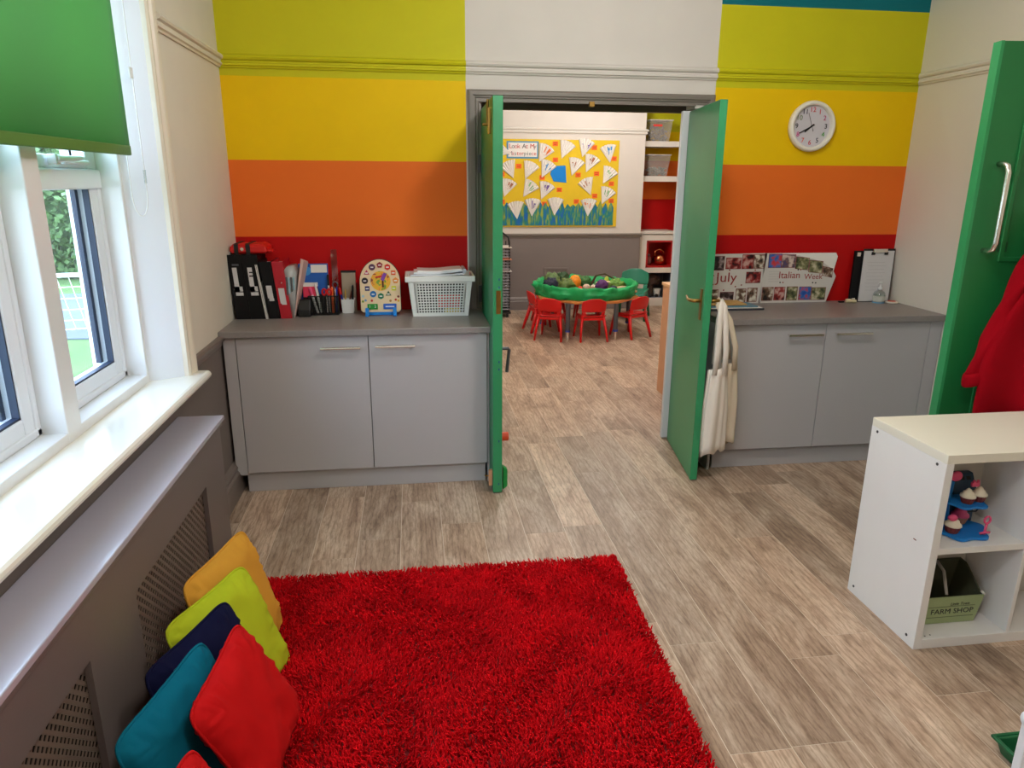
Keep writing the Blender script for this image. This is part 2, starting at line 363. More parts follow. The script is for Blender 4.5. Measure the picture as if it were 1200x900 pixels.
# left and right architraves, head
OB('architrave', G().prism(archp(), lambda a, d: (.330+a, YW-d, 0), lambda a, d: (.330+a, YW-d, 2.150-a)), M_ARCH, fr)
OB('architrave', G().prism(archp(), lambda a, d: (1.790-a, YW-d, 0), lambda a, d: (1.790-a, YW-d, 2.150-a)), M_ARCH, fr)
OB('architrave', G().prism([(a*.7, d) for a, d in archp()], lambda a, d: (.330+a, YW-d, 2.150-a), lambda a, d: (1.790-a, YW-d, 2.150-a)), M_ARCH, fr)
OB('jamb', G().box(.374, .386, YW-.01, YF+.01, 0, 2.075).box(.384, .398, 4.40, 4.44, 0, 2.06), M_ARCH, fr)
OB('jamb', G().box(1.712, 1.674, YW-.012, YF+.01, 0, 2.075), M_ARCH, fr)
OB('jamb', G().box(1.609, 1.662, YW+.014, YW+.045, 0.008, 2.062), mat('cool white gloss', (214, 216, 220), .3), fr, bev=.003, label='white painted door stop')
OB('head', G().box(.386, 1.674, YW+.002, YF+.01, 2.100, 2.114), mat('lintel coloured as shade', (40, 32, 27), .8), fr)  # head soffit coloured near-black to stand for shade in the recess
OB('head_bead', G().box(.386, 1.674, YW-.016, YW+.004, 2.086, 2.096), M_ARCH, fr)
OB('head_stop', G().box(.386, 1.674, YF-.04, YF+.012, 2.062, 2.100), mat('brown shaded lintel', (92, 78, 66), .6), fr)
OB('catch_plate', G().box(1.03, 1.062, YW-.03, YW+.0, 2.070, 2.098), M_BRASS, fr, bev=.003)

# door leaves
def obl(o, p0, p1, th, z0, z1, name, m, bev=.003):   # vertical slab whose left face runs p0->p1, thickness to the right
    a = Vector((p1[0]-p0[0], p1[1]-p0[1], 0)); n = Vector((-a.y, a.x, 0)).normalized()*th
    if n.x < 0: n = -n
    g = G(); g.obox(Vector((p0[0], p0[1], (z0+z1)/2))+a/2+n/2, a/2, n/2, (0, 0, (z1-z0)/2)); return OB(name, g, m, o, bev=bev)
d2 = ST('door_2', (.44, 4.29, 0))
obl(d2, (.395, 3.60), (.405, 4.29), .05, .006, 2.046, 'leaf', M_GREEN)
OB('bolt', G().cyl((.383, 3.72, 1.92), (.383, 3.72, 2.04), .006).box(.384, .396, 3.70, 3.74, 1.88, 2.0).cyl((.395, 3.74, 1.925), (.36, 3.74, 1.925), .007), M_BRASS, d2)
OB('doorstop_wedge', G().py([(.452, .01), (.478, .03), (.478, .13), (.452, .15)], 3.62, 3.66), mat('bright green rubber', (20, 140, 60), .5), d2, bev=.006)
OB('hook_eye', G().tube([(.39, 3.63, .095), (.36, 3.63, .095), (.352, 3.63, .10)], .004), M_BRASS, d2)
OB('edge_bracket', G().box(.375, .394, 3.62, 3.64, .04, .13), M_BEECH, d2)
OB('latch_plate', G().box(.412, .436, 3.597, 3.601, 1.0, 1.12), M_BRASS, d2)
OB('lever_handle', G().tube([(.448, 3.70, .795), (.488, 3.70, .795), (.494, 3.705, .785), (.484, 3.72, .66)], .009), M_GREY, d2)
OB('floor_stop', G().cyl((.45, 3.96, .20), (.525, 3.96, .20), .026), mat('orange rubber', (220, 70, 20), .5), d2)
for z in (.3, 1.0, 1.75): OB('hinge', G().cyl((.400, 4.296, z-.05), (.400, 4.296, z+.05), .007, n=10).box(.386, .403, 4.29, 4.30, z-.05, z+.05), M_GREY, d2)
for z in (1.13, 1.17, .74, .70, .3, .05): OB('chip_mark', G().box(.424, .430, 3.5985, 3.6005, z, z+.012), mat('blue chipped paint', (20, 70, 120), .6), d2)
d3 = ST('door_3', (1.64, 4.29, 0))
obl(d3, (1.540, 3.64), (1.640, 4.31), .040, .006, 2.055, 'leaf', M_GREEN)
def on_d3(t, off, z):   # t along from toe (0) to hinge (1), off outward from the left face
    a = Vector((.10, .67, 0)); n = Vector((-.67, .10, 0)).normalized(); p = Vector((1.54, 3.64, 0))+a*t+n*off; return (p.x, p.y, z)
a3 = Vector((.10, .67, 0)).normalized(); n3 = Vector((-.67, .10, 0)).normalized()
g = G(); g.obox(on_d3(.085, .003, 1.015), a3*.02, n3*.003, (0, 0, .085)); OB('handle_plate', g, M_BRASS, d3, bev=.002)
OB('lever_handle', G().tube([on_d3(.085, .0, 1.035), on_d3(.085, .045, 1.035), on_d3(.105, .055, 1.035), on_d3(.2, .055, 1.03), on_d3(.27, .052, 1.042)], [.010, .010, .010, .008, .007]), M_BRASS, d3, smooth=True)
g = G(); g.obox(on_d3(.085, -.043, 1.015), a3*.02, n3*.003, (0, 0, .085)); OB('handle_plate', g, M_BRASS, d3, bev=.002)
OB('lever_handle', G().tube([on_d3(.085, -.04, 1.035), on_d3(.085, -.095, 1.035), on_d3(.105, -.10, 1.035), on_d3(.24, -.10, 1.03)], .010), M_BRASS, d3, smooth=True)
g = G(); g.obox((1.572, 3.646, 1.0), (.011, .002, 0), (0, .006, 0), (0, 0, .10)); OB('lock_plate', g, M_GREY, d3)
# ------------------------------------------------------------------ window in the left wall
wn = ST('window_1', (-1.12, 1.67, .8))
XO, XI = -1.30, -1.12
ms = [3.07, 2.345, 1.62, .895]   # right edges of the four lights
L = [(2.445, 3.07), (1.72, 2.345), (.995, 1.62), (.27, .895)]
g = G(); g.box(XO, XI, .18, 3.15, .80, .866)
OB('frame_sill_rail', g, M_FRAMEG, wn, bev=.004)
OB('frame_head', G().box(XO, XI, .18, 3.15, 2.70, 2.78), M_FRAMEG, wn)
for a, b in ((3.07, 3.17), (2.345, 2.445), (1.62, 1.72), (.895, .995), (.17, .27)):
    OB('mullion', G().box(XO, XI+.001, a, b, .80, 2.75), M_FRAMEG, wn, bev=.004)
# splayed reveals
OB('reveal', G().pz([(-1.12, 3.09), (-1.0, 3.165), (-1.0, 3.24), (-1.12, 3.24)], .80, 2.78), M_UPVC, wn)
OB('reveal', G().pz([(-1.12, .25), (-1.0, .175), (-1.0, .10), (-1.12, .10)], .80, 2.78), M_UPVC, wn)
OB('reveal', G().box(-1.12, -1.0, .17, 3.17, 2.74, 2.79), M_UPVC, wn)
for a, b in L:
    g = G(); s0, s1 = -1.265, -1.20; w_ = .085
    g.box(s0, s1, a, a+w_, .866, 1.62); g.box(s0, s1, b-w_, b, .866, 1.62); g.box(s0, s1, a+w_, b-w_, .866, .945); g.box(s0, s1+.012, a, b, 1.618, 1.69)
    g.box(s0, s1+.006, a, a+.03, .866, 1.62); g.box(s0, s1+.006, b-.03, b, .866, 1.62); g.box(s0, s1+.006, a, b, .866, .895)
    OB('casement', g, M_UPVC, wn, bev=.006)
    g = G(); g.box(s0, s1, a, a+w_, 1.69, 2.7); g.box(s0, s1, b-w_, b, 1.69, 2.7); g.box(s0, s1, a+w_, b-w_, 1.69, 1.735); g.box(s0, s1, a+w_, b-w_, 2.62, 2.7)
    OB('fanlight_frame', g, M_UPVC, wn, bev=.006)
    OB('pane', G().box(-1.236, -1.230, a+w_, b-w_, .945, 1.62), M_GLASS, wn)
    OB('pane', G().box(-1.236, -1.230, a+w_, b-w_, 1.735, 2.62), M_GLASS, wn)
    g = G()
    for q, q2 in ((a+w_, a+w_+.007), (b-w_-.007, b-w_)): g.box(-1.228, -1.206, q, q2, .945, 1.618)
    g.box(-1.228, -1.206, a+w_, b-w_, .945, .952)
    for q, q2 in ((a+w_+.006, a+w_+.03), (b-w_-.03, b-w_-.006)): g.box(-1.262, -1.244, q, q2, .95, 1.618)
    OB('gasket', g, mat('blue black gasket', (28, 40, 66), .5), wn)
g = G().box(-1.19, -1.16, 2.66, 2.69, 1.70, 1.735).tube([(-1.165, 2.67, 1.72), (-1.15, 2.70, 1.72), (-1.15, 2.82, 1.725)], [.014, .011, .009])
OB('window_handle', g, M_WHITEP, wn, bev=.003, smooth=True)
OB('stay_bar', G().cyl((-1.185, 2.76, 1.712), (-1.185, 2.96, 1.712), .008), M_WHITEP, wn)
OB('friction_stay', G().cyl((-1.19, 2.84, 1.735), (-1.19, 2.83, 1.80), .004), M_BLACK, wn)
# outside stone mullions of the bay, roughcast white
M_ROUGH = mat('white roughcast', (238, 240, 238), .9, bump=.8, bscale=90)
for a, b in ((3.085, 3.5), (2.36, 2.43), (1.635, 1.705), (.91, .98), (-.3, .255)):
    OB('outer_mullion', G().box(-1.33, -1.301, a, b, -.6, 3.0), M_ROUGH, wn)
OB('outer_sill', G().box(-1.36, -1.331, 0, 3.4, -.6, .80), M_ROUGH, wn)
# sill board and architrave
def nose(x0, x1, z0, z1, n=6):
    r = (z1-z0)/2; return [(x0, z1)]+[(x1-r+r*math.sin(PI*i/n), (z0+z1)/2+r*math.cos(PI*i/n)) for i in range(n+1)]+[(x0, z0)]
ST_('trim_4', G().py(nose(-1.13, -.915, .795, .832), .08, 3.262), M_CREAMG, bev=.004, smooth=False)
def wa(): return [(0, 0), (0, .018), (.010, .026), (.022, .026), (.030, .014), (.046, .012), (.060, .026), (.074, .030), (.090, .030), (.104, .020), (.112, .020), (.120, .010), (.120, 0)]
g = G(); g.prism(wa(), lambda a, d: (-1.0+d, 3.165+a, .832), lambda a, d: (-1.0+d, 3.165+a, 2.79+a)); g.prism(wa(), lambda a, d: (-1.0+d, .175-a, .832), lambda a, d: (-1.0+d, .175-a, 2.79+a))
g.prism(wa(), lambda a, d: (-1.0+d, .175-a, 2.79+a), lambda a, d: (-1.0+d, 3.165+a, 2.79+a))
ST_('trim_5', g, mat('ivory window surround', (224, 214, 196), .38))
# ------------------------------------------------------------------ far room shell
YB = 9.33
ST_('wall_far', G().box(.37, 2.99, YB, 10, 0, 3.0), M_FARW)
ST_('wall_alcove', G().box(2.99, 4.1, 9.86, 10, 0, 3.0), M_ALC)
M_FW = mat('far white paint', (218, 212, 204), .5)
ST_('trim_6', G().prism(rail_prof(2.228), lambda d, z: (.37, YB-d, z), lambda d, z: (2.99+d*.8, YB-d, z)), M_FW)
ST_('trim_7', G().prism(dado_prof(.945), lambda d, z: (.37, YB-d, z), lambda d, z: (3.0, YB-d, z)), M_ARCH)
M_TS = mat('taupe skirting paint', (122, 112, 108), .5)
ST_('baseboard_far', G().prism(skirt(.175, .02), lambda d, z: (.37, YB-d, z), lambda d, z: (3.0, YB-d, z)), M_TS)
g = G()
for x0, x1, z0, z1 in ((1.70, 2.03, .53, .555), (1.70, 1.725, .175, .53), (2.005, 2.03, .175, .53)): g.box(x0, x1, YB-.018, YB, z0, z1)
g.box(1.725, 2.005, YB-.006, YB, .18, .53)
ST_('trim_8', g, M_TS, bev=.004)
# ------------------------------------------------------------------ far alcove shelving (built in)
al = TH('alcove_shelving', 'tall white built-in shelving in the alcove with a red-lined cubby', 'shelving', (3.2, 9.45, 0))
YA = 9.47
g = G(); g.box(3.525, 4.09, YA, YA+.05, 0, 3.0)
OB('side_panel', g, M_FW, al, bev=.003)
OB('side_panel', G().box(3.0, 3.04, YA, 9.85, 0, .95), M_FW, al)
for z in (2.092, 1.654): OB('shelf', G().box(3.0, 3.525, YA, 9.85, z, z+.07), M_FW, al, bev=.003)
OB('shelf', G().box(2.995, 3.525, YA-.015, 9.85, .975, 1.014), M_FW, al, bev=.003)
OB('shelf', G().box(3.0, 3.525, YA, 9.85, .89, .965), M_FW, al)
OB('front_frame', G().box(3.0, 3.13, YA, YA+.03, 0, .89).box(3.505, 3.53, YA, YA+.03, 0, .89).box(3.13, 3.505, YA, YA+.03, .455, .525).box(3.13, 3.505, YA, YA+.03, 0, .11), M_FW, al, bev=.002)
g = G(); g.box(3.13, 3.505, 9.82, 9.835, .525, .89).box(3.13, 3.155, YA+.002, 9.82, .525, .89).box(3.48, 3.505, YA+.002, 9.82, .525, .89).box(3.13, 3.505, YA+.002, 9.82, .525, .55).box(3.13, 3.505, YA+.002, 9.82, .865, .89)
OB('red_lining', g, mat('cubby red paint', (176, 8, 12), .5), al)
OB('dark_lining', G().box(3.13, 3.505, 9.82, 9.835, .11, .455).box(3.125, 3.13, YA+.03, 9.82, .11, .455).box(3.505, 3.51, YA+.03, 9.82, .11, .455).box(3.13, 3.505, YA+.03, 9.82, .105, .115), mat('slate lining', (74, 82, 98), .6), al)
def clearbox(x0, x1, y0, z0, z1, dz, lab, flab):
    t = TH('storage_box', lab, 'box', ((x0+x1)/2, y0+.12, z0), 0, 'clear boxes on the alcove shelves'); k = .03
    def rg(e, z): return [(x0+k-e*k, y0+k-e*k, z), (x1-k+e*k, y0+k-e*k, z), (x1-k+e*k, y0+.27+e*k, z), (x0+k-e*k, y0+.27+e*k, z)]
    g = G(); g.ring([rg(0, z0), rg(1, z1)], True, False)
    OB('tub', g, M_FROST, t)
    OB('rim', G().box(x0-.008, x1+.008, y0-.008, y0+.31, z1-.012, z1), mat('frosted rim', (196, 192, 186), .4), t, bev=.003)
    g = G(); r = random.Random(int(z0*100))
    for i in range(70):
        c = (r.uniform(x0+.045, x1-.045), r.uniform(y0+.045, y0+.24), z0+.015+r.uniform(0, dz)); a = Vector((r.uniform(-1, 1), r.uniform(-1, 1), r.uniform(-1, 1))).normalized()*.018
        b_ = a.cross(Vector((0, 0, 1))).normalized()*.012; g.obox(c, a, b_, a.cross(b_).normalized()*.009)
    OB('toy_pieces', g, mat('mixed grey pieces', (140, 136, 130), .5, var=.6, vscale=60), t, kind='stuff')
    if flab: OB('sticker', G().box(x0+.05, x0+.17, y0+.001, y0+.006, z1-.085, z1-.06), mat('red sticker', (226, 60, 48), .5), t)
clearbox(3.09, 3.40, 9.50, 2.163, 2.43, .17, 'clear tub of grey pieces with a red sticker on the upper alcove shelf', True)
clearbox(3.10, 3.40, 9.50, 1.725, 2.00, .09, 'clear tub a third full standing on the second alcove shelf', False)
def blobs(name, lab, cat, loc, parts):
    t = TH(name, lab, cat, loc)
    for nm, c, r, m, lp in parts: OB(nm, G().ball((loc[0]+c[0], loc[1]+c[1], loc[2]+c[2]), r, 16, 9, lp, 9, c[0]*9), m, t, smooth=True)
    return t
t = TH('copper_teapot', 'shiny copper pot with glinting highlights in the red cubby', 'pot', (3.36, 9.58, .55))
OB('body', G().lathe([(.03, .55), (.075, .58), (.09, .63), (.06, .69), (.03, .70)], (3.36, 9.6, 0), 20), mat('copper', (200, 120, 80), .18, metal=1.0), t, smooth=True)
OB('rim_handle', G().tube([(3.29, 9.6, .66), (3.30, 9.6, .74), (3.36, 9.6, .765), (3.42, 9.6, .73), (3.43, 9.6, .66)], .010), MATS['copper'], t, smooth=True)
t = TH('glass_jar', 'small dark glass jar left of the copper pot in the cubby', 'jar', (3.2, 9.6, .55))
OB('body', G().lathe([(.035, .55), (.045, .58), (.045, .64), (.025, .67)], (3.21, 9.62, 0), 16), mat('smoky ceramic', (110, 70, 66), .2), t, smooth=True)
OB('lid', G().lathe([(.028, .67), (.03, .685), (.008, .70)], (3.21, 9.62, 0), 16), M_GREY, t)
t = TH('toy_tree', 'brown wooden toy tree in the slate-lined bottom cubby', 'toy', (3.27, 9.6, .115))
g = G().tube([(3.27, 9.62, .115), (3.265, 9.62, .20), (3.27, 9.62, .28)], [.05, .035, .045], 10); OB('trunk', g, mat('dark bark', (66, 50, 42), .9), t)
OB('crown', G().ball((3.27, 9.62, .34), (.11, .07, .075), 14, 8, .5, 12, 3), MATS['dark bark'], t)
for i, x in enumerate((3.17, 3.37)):
    o = OB('white_cup', G().lathe([(.038, .115), (.042, .13), (.055, .215), (.05, .215), (.038, .13)], (x, 9.64, 0), 18), M_PAPER); tag(o, ['left of the two white cups beside the toy tree', 'right of the two white cups beside the toy tree'][i], 'cup', 'white cups in the bottom cubby')
for i, x in enumerate((3.17, 3.24, 3.33, 3.41, 3.46)):
    o = OB('pine_cone', G().ball((x, 9.535, .135), (.028, .024, .022), 10, 6, .6, 20, i), mat('black pebble', (26, 24, 26), .7)); tag(o, 'dark little lump, number %s from the left along the front of the bottom cubby' % ['one', 'two', 'three', 'four', 'five'][i], 'pine cone', 'dark lumps in the bottom cubby')

# ------------------------------------------------------------------ display board
YD = YB-.02
db = TH('display_board', 'yellow display board with a crayoned grass border on the far wall', 'board', (1.85, YB, 1.08))
OB('backing', G().box(1.02, 2.645, YD, YB-.001, 1.085, 2.155), mat('mustard display paper', (222, 186, 28), .8, var=.05, vscale=6), db)
m = mat('crayoned grass', (20, 120, 150), .8); tt, bb = nodes(m); ge = tt.nodes.new('ShaderNodeNewGeometry'); mp = tt.nodes.new('ShaderNodeMapping'); mp.inputs['Scale'].default_value = (34, 1, 7)
nn = tt.nodes.new('ShaderNodeTexNoise'); nn.inputs['Scale'].default_value = 1; nn.inputs['Detail'].default_value = 3; nn.inputs['Distortion'].default_value = .6
cc = tt.nodes.new('ShaderNodeValToRGB'); e = cc.color_ramp.elements; e[0].position = .36; e[0].color = lin((8, 92, 170)); e[1].position = .66; e[1].color = lin((150, 160, 60)); x = e.new(.5); x.color = lin((20, 122, 104))
tt.links.new(ge.outputs['Position'], mp.inputs[0]); tt.links.new(mp.outputs[0], nn.inputs[0]); tt.links.new(nn.outputs[0], cc.inputs[0]); tt.links.new(cc.outputs[0], bb.inputs['Base Color'])
pts = [(1.02, 1.10)]; pts.append((2.60, 1.10)); n_ = 44
for i in range(n_+1):
    x = 2.60-(1.58)*i/n_; pts.append((x, 1.33+(.055 if i % 2 else 0)+rnd.uniform(-.02, .03)))
g = G()
for i in range(2, len(pts)-1):
    a, b = pts[i], pts[i+1]; g.add([(a[0], YD-.006, a[1]), (b[0], YD-.006, b[1]), (b[0], YD-.006, 1.10), (a[0], YD-.006, 1.10), (a[0], YD, a[1]), (b[0], YD, b[1]), (b[0], YD, 1.10), (a[0], YD, 1.10)], [(0, 1, 2, 3), (7, 6, 5, 4), (0, 4, 5, 1), (1, 5, 6, 2), (2, 6, 7, 3), (3, 7, 4, 0)])
OB('grass_border', g, m, db)
def dpt(cx, cy): # pixel in the board crop -> board coordinates in metres
    return 1.129+(cx-100)*(2.647-1.129)/(937-100), 2.152-(cy-205)*(2.152-1.082)/(815-205)
g = G()
OB('blue_paper', G().py([dpt(445, 440), dpt(458, 385), dpt(553, 380), dpt(562, 500), dpt(470, 492)], YD-.004, YD), mat('bright blue paper', (0, 124, 206), .8), db)
tg = [(477, 232), (755, 255), (480, 342), (900, 330), (222, 388), (645, 445), (778, 435), (388, 465), (888, 505), (105, 445), (513, 550), (770, 592), (638, 632), (892, 627), (408, 650), (107, 635)]
m_tag = mat('orange name card', (236, 104, 28), .8); m_ink = mat('dark red ink', (150, 40, 20), .8)
for a, b in tg:
    x, z = dpt(a, b); o = OB('name_card', G().box(x-.034, x+.034, YD-.004, YD, z-.028, z+.028), m_tag, db)
    OB('pen_line', G().box(x-.022, x+.022, YD-.0055, YD-.004, z+.006, z+.011).box(x-.02, x+.016, YD-.0055, YD-.004, z-.012, z-.006), m_ink, o)
x0, z1 = dpt(137, 217); x1, z0 = dpt(360, 335)
o = OB('title_card', G().box(x0, x1, YD-.004, YD, z0, z1), mat('steel blue card', (86, 140, 172), .7), db)
o2 = OB('title_paper', G().box(x0+.02, x1-.02, YD-.007, YD-.004, z0+.02, z1-.018), M_PAPER, o)
lc = [mat('ink red', (196, 60, 50), .8), mat('ink grey', (130, 130, 130), .8), mat('ink black', (40, 40, 44), .8), mat('ink pink', (206, 120, 130), .8)]
tx = 'Look At My'; wd = (x1-x0-.06)/len(tx)
for i, ch in enumerate(tx):
    if ch != ' ': text('letter', ch, .078, lc[(0, 1, 3, 0, 2, 2, 0, 0, 0, 1)[i]], o, face_y(x0+.03+wd*(i+.5), YD-.009, z1-.062))
tx = 'Masterpiece'; wd = (x1-x0-.06)/len(tx)
for i, ch in enumerate(tx): text('letter', ch, .070, lc[(1, 3, 1, 0, 3, 0, 1, 2, 1, 3, 0)[i]], o, face_y(x0+.03+wd*(i+.5), YD-.009, z0+.06))
fans = [((368, 355), (428, 238), 'O'), ((525, 332), (572, 212), ''), ((672, 320), (702, 196), 'P'), ((872, 357), (850, 236), 'B'), ((600, 450), (638, 328), 'R'), ((703, 425), (750, 312), 'R'), ((187, 470), (140, 366), ''),
        ((270, 475), (318, 360), ''), ((387, 465), (440, 352), 'B'), ((828, 505), (885, 396), 'G'), ((741, 585), (692, 470), 'R'), ((122, 600), (158, 482), 'R'), ((258, 600), (322, 500), 'G'), ((386, 617), (428, 508), 'P'),
        ((825, 650), (870, 545), 'G'), ((215, 757), (200, 640), ''), ((320, 737), (324, 615), 'P'), ((483, 730), (487, 612), ''), ((725, 737), (728, 615), 'O'), ((168, 300), (92, 280), '')]
fm = {'': M_PAPER, 'O': mat('orange crayon', (224, 120, 60), .8), 'P': mat('purple crayon', (120, 96, 160), .8), 'B': mat('blue crayon', (70, 150, 210), .8), 'R': mat('rust crayon', (170, 110, 80), .8), 'G': mat('green crayon', (130, 180, 120), .8)}
wh = ['top row left', 'top row middle', 'top row, tallest', 'top right', 'right of centre, upper', 'right of centre, tilted', 'left edge, second row', 'left, second row', 'beside the blue paper', 'right edge, second row', 'right, tilted to the left', 'left edge, third row', 'third row, widest', 'third row centre', 'right edge, third row', 'bottom left', 'bottom, second from left', 'bottom centre', 'bottom right', 'touching the title card']
cn = {'': 'plain white', 'O': 'orange-scribbled', 'P': 'purple-marked', 'B': 'blue-striped', 'R': 'rust-scribbled', 'G': 'green-marked'}
for i, (a, b, c) in enumerate(fans):
    p = Vector(dpt(*a)); q = Vector(dpt(*b)); d = q-p; ln = .225; ang = math.atan2(d.y, d.x); n2 = 12; half = R(29)
    t = TH('paper_fan', '%s folded paper fan on the yellow board, %s' % (cn[c], wh[i]), 'paper fan', (p.x, YD-.006, p.y), 0, 'paper fans on the display board')
    g = G(); f_, bk = [], []
    for k in range(n2+1):
        th = ang+half*(1-2*k/n2); l2 = ln*(1.0-.02*(k % 2)); dep = YD-.014-(.018 if k % 2 else 0)
        f_.append((p.x+l2*math.cos(th), dep, p.y+l2*math.sin(th)))
    vs = [(p.x-.006, YD-.012, p.y)]+f_+[(p.x, YD-.006, p.y)]+[(q_[0], q_[1]+.006, q_[2]) for q_ in f_]
    fs = [(0, k+1, k+2) for k in range(n2)]+[(n2+2, n2+2+k+2, n2+2+k+1) for k in range(n2)]+[(k+1, k+2, n2+2+k+2, n2+2+k+1)[::-1] for k in range(n2)]
    fs += [(0, 1, n2+3, n2+2), (0, n2+2, n2+2+n2+1, n2+1)]
    g.add(vs, fs); OB('pleats', g, mat('fan paper', (232, 226, 220), .8), t)
    if c:
        g = G(); rr = random.Random(i)
        for k in (rr.sample(range(2, n2-2), 3)):
            th0 = ang+half*(1-2*k/n2); th1 = ang+half*(1-2*(k+1)/n2); r0, r1 = rr.uniform(.09, .13), rr.uniform(.15, .2)
            d0 = YD-.014-(.018 if k % 2 else 0); d1 = YD-.014-(.018 if (k+1) % 2 else 0)
            def pp(th, r_, dd): s_ = r_/ln; return (p.x+r_*math.cos(th), (YD-.012)*(1-s_)+dd*s_-.002, p.y+r_*math.sin(th))
            vv = [pp(th0, r0, d0), pp(th0, r1, d0), pp(th1, r1, d1), pp(th1, r0, d1)]; vv += [(x_, y_+.001, z_) for x_, y_, z_ in vv]
            g.add(vv, [(0, 1, 2, 3), (7, 6, 5, 4), (0, 4, 5, 1), (1, 5, 6, 2), (2, 6, 7, 3), (3, 7, 4, 0)])
        OB('crayon_marks', g, fm[c], t)
# ------------------------------------------------------------------ activity table, chairs
TC = (1.93, 7.93)
tb = TH('activity_table', 'low eight-sided table with grey tube legs under a green lined tray', 'table', (TC[0], TC[1], 0))
oc = [(TC[0]+.60*math.cos(R(22.5+45*i)), TC[1]+.60*math.sin(R(22.5+45*i))) for i in range(8)]
OB('tabletop', G().pz(oc, .395, .425), mat('orange edged top', (206, 130, 66), .5), tb, bev=.008)
for x, y in ((1.623, 7.42), (2.147, 7.40), (1.43, 7.9), (2.42, 7.85), (1.65, 8.38), (2.2, 8.4)):
    l = OB('leg', G().cyl((x, y, .10), (x, y, .395), .026), M_GREY, tb, smooth=False)
    OB('blue_collar', G().cyl((x, y, .09), (x, y, .112), .028), mat('blue ring', (40, 60, 150), .5), l)
    OB('foot', G().cyl((x, y, .0), (x, y, .09), .020), M_CHROME, l)
# green cloth lined tray
def octr(r, z, k, wv=0): 
    out = []
    for i in range(k):
        a = 2*PI*i/k; s_ = math.cos(PI/8)/math.cos((a % (PI/4))-PI/8) ; s_ = .6*s_+.4*.97
        w_ = wv*(noise.noise(Vector((math.cos(a)*6, math.sin(a)*6, z*22)))+.6*noise.noise(Vector((math.cos(a)*17, math.sin(a)*17, z*30)))); out.append((TC[0]+(r+w_)*s_*math.cos(a), TC[1]+(r+w_)*s_*math.sin(a), z+w_*.6))
    return out
g = G(); K = 120
g.ring([octr(.585, .425, K, .012), octr(.59, .445, K, .03), octr(.595, .47, K, .04), octr(.60, .495, K, .045), octr(.605, .52, K, .045), octr(.602, .545, K, .04), octr(.585, .562, K, .035), octr(.56, .555, K, .03), octr(.545, .50, K, .014), octr(.53, .45, K, .01), octr(.30, .447, K), octr(.02, .447, K)], True, True)
o = OB('green_lined_tray', g, mat('crinkled green cloth', (6, 156, 84), .5, bump=.3, bscale=40, var=.08, vscale=14), smooth=True); tag(o, 'green cloth lined tray full of vegetables on the low table', 'tray')
veg = [('savoy_cabbage', 'crinkly dark green cabbage near the left end of the tray', 'cabbage', (-.27, -.22), (.11, .1, .09), (92, 110, 50), .5), ('blue_cabbage', 'dark blue-black leafy head at the left end of the tray', 'cabbage', (-.42, -.08), (.10, .1, .085), (28, 30, 54), .5),
       ('artichoke', 'grey-green leafy head at the back left of the tray', 'vegetable', (-.36, .12), (.11, .1, .10), (96, 120, 70), .6), ('orange_pumpkin', 'bright orange pumpkin in the middle of the tray', 'pumpkin', (-.13, -.02), (.085, .08, .10), (240, 140, 20), .12),
       ('tomato', 'small red tomato in front of the orange pumpkin', 'tomato', (-.10, -.16), (.035, .035, .035), (224, 50, 30), .05), ('red_cabbage', 'round purple cabbage right of the tray centre', 'cabbage', (.12, -.26), (.085, .08, .085), (84, 30, 96), .25),
       ('aubergine', 'small dark purple aubergine right of the purple cabbage', 'aubergine', (.23, -.33), (.06, .05, .05), (34, 22, 44), .2), ('peach', 'coral coloured fruit lying on the leaves at the back left', 'fruit', (-.40, .02), (.045, .04, .035), (236, 110, 80), .05),
       ('kale', 'dark curly leaves behind the orange pumpkin', 'kale', (-.22, .26), (.10, .08, .09), (50, 80, 40), .9), ('broccoli', 'green floret clump at the back centre of the tray', 'broccoli', (.03, .2), (.10, .08, .07), (60, 110, 50), .7),
       ('onion', 'pale onion in the middle front of the tray', 'onion', (-.02, -.12), (.05, .05, .045), (214, 180, 160), .1), ('brown_potato', 'brown potato left of the purple cabbage', 'potato', (.01, -.26), (.06, .045, .04), (150, 110, 84), .15),
       ('gourd', 'small yellow-green gourd standing at the back right', 'gourd', (.27, .1), (.035, .035, .08), (190, 200, 70), .1), ('lettuce', 'light green lettuce at the right of the tray', 'lettuce', (.33, -.08), (.10, .08, .07), (110, 150, 60), .8),
       ('dark_plum', 'black plum at the right end of the tray', 'plum', (.42, -.05), (.045, .045, .04), (20, 22, 28), .1), ('garlic', 'cream garlic bulb beside the onion', 'garlic', (.06, -.12), (.04, .04, .04), (226, 210, 190), .1), ('walnut', 'brown walnut in the centre front of the tray', 'nut', (-.1, -.3), (.035, .03, .03), (120, 84, 56), .3)]
for i, (nm, lab, ct, (dx, dy), r, c, lp) in enumerate(veg):
    o = OB(nm, G().ball((TC[0]+dx, TC[1]+dy, .447+.03+r[2]*.8), tuple(q_*.82 for q_ in r), 24, 15, lp, 60 if lp > .3 else 22, i*1.7), mat(nm+' skin', c, .6, var=.25, vscale=30), smooth=True); tag(o, lab, ct)
    if nm == 'orange_pumpkin': pass
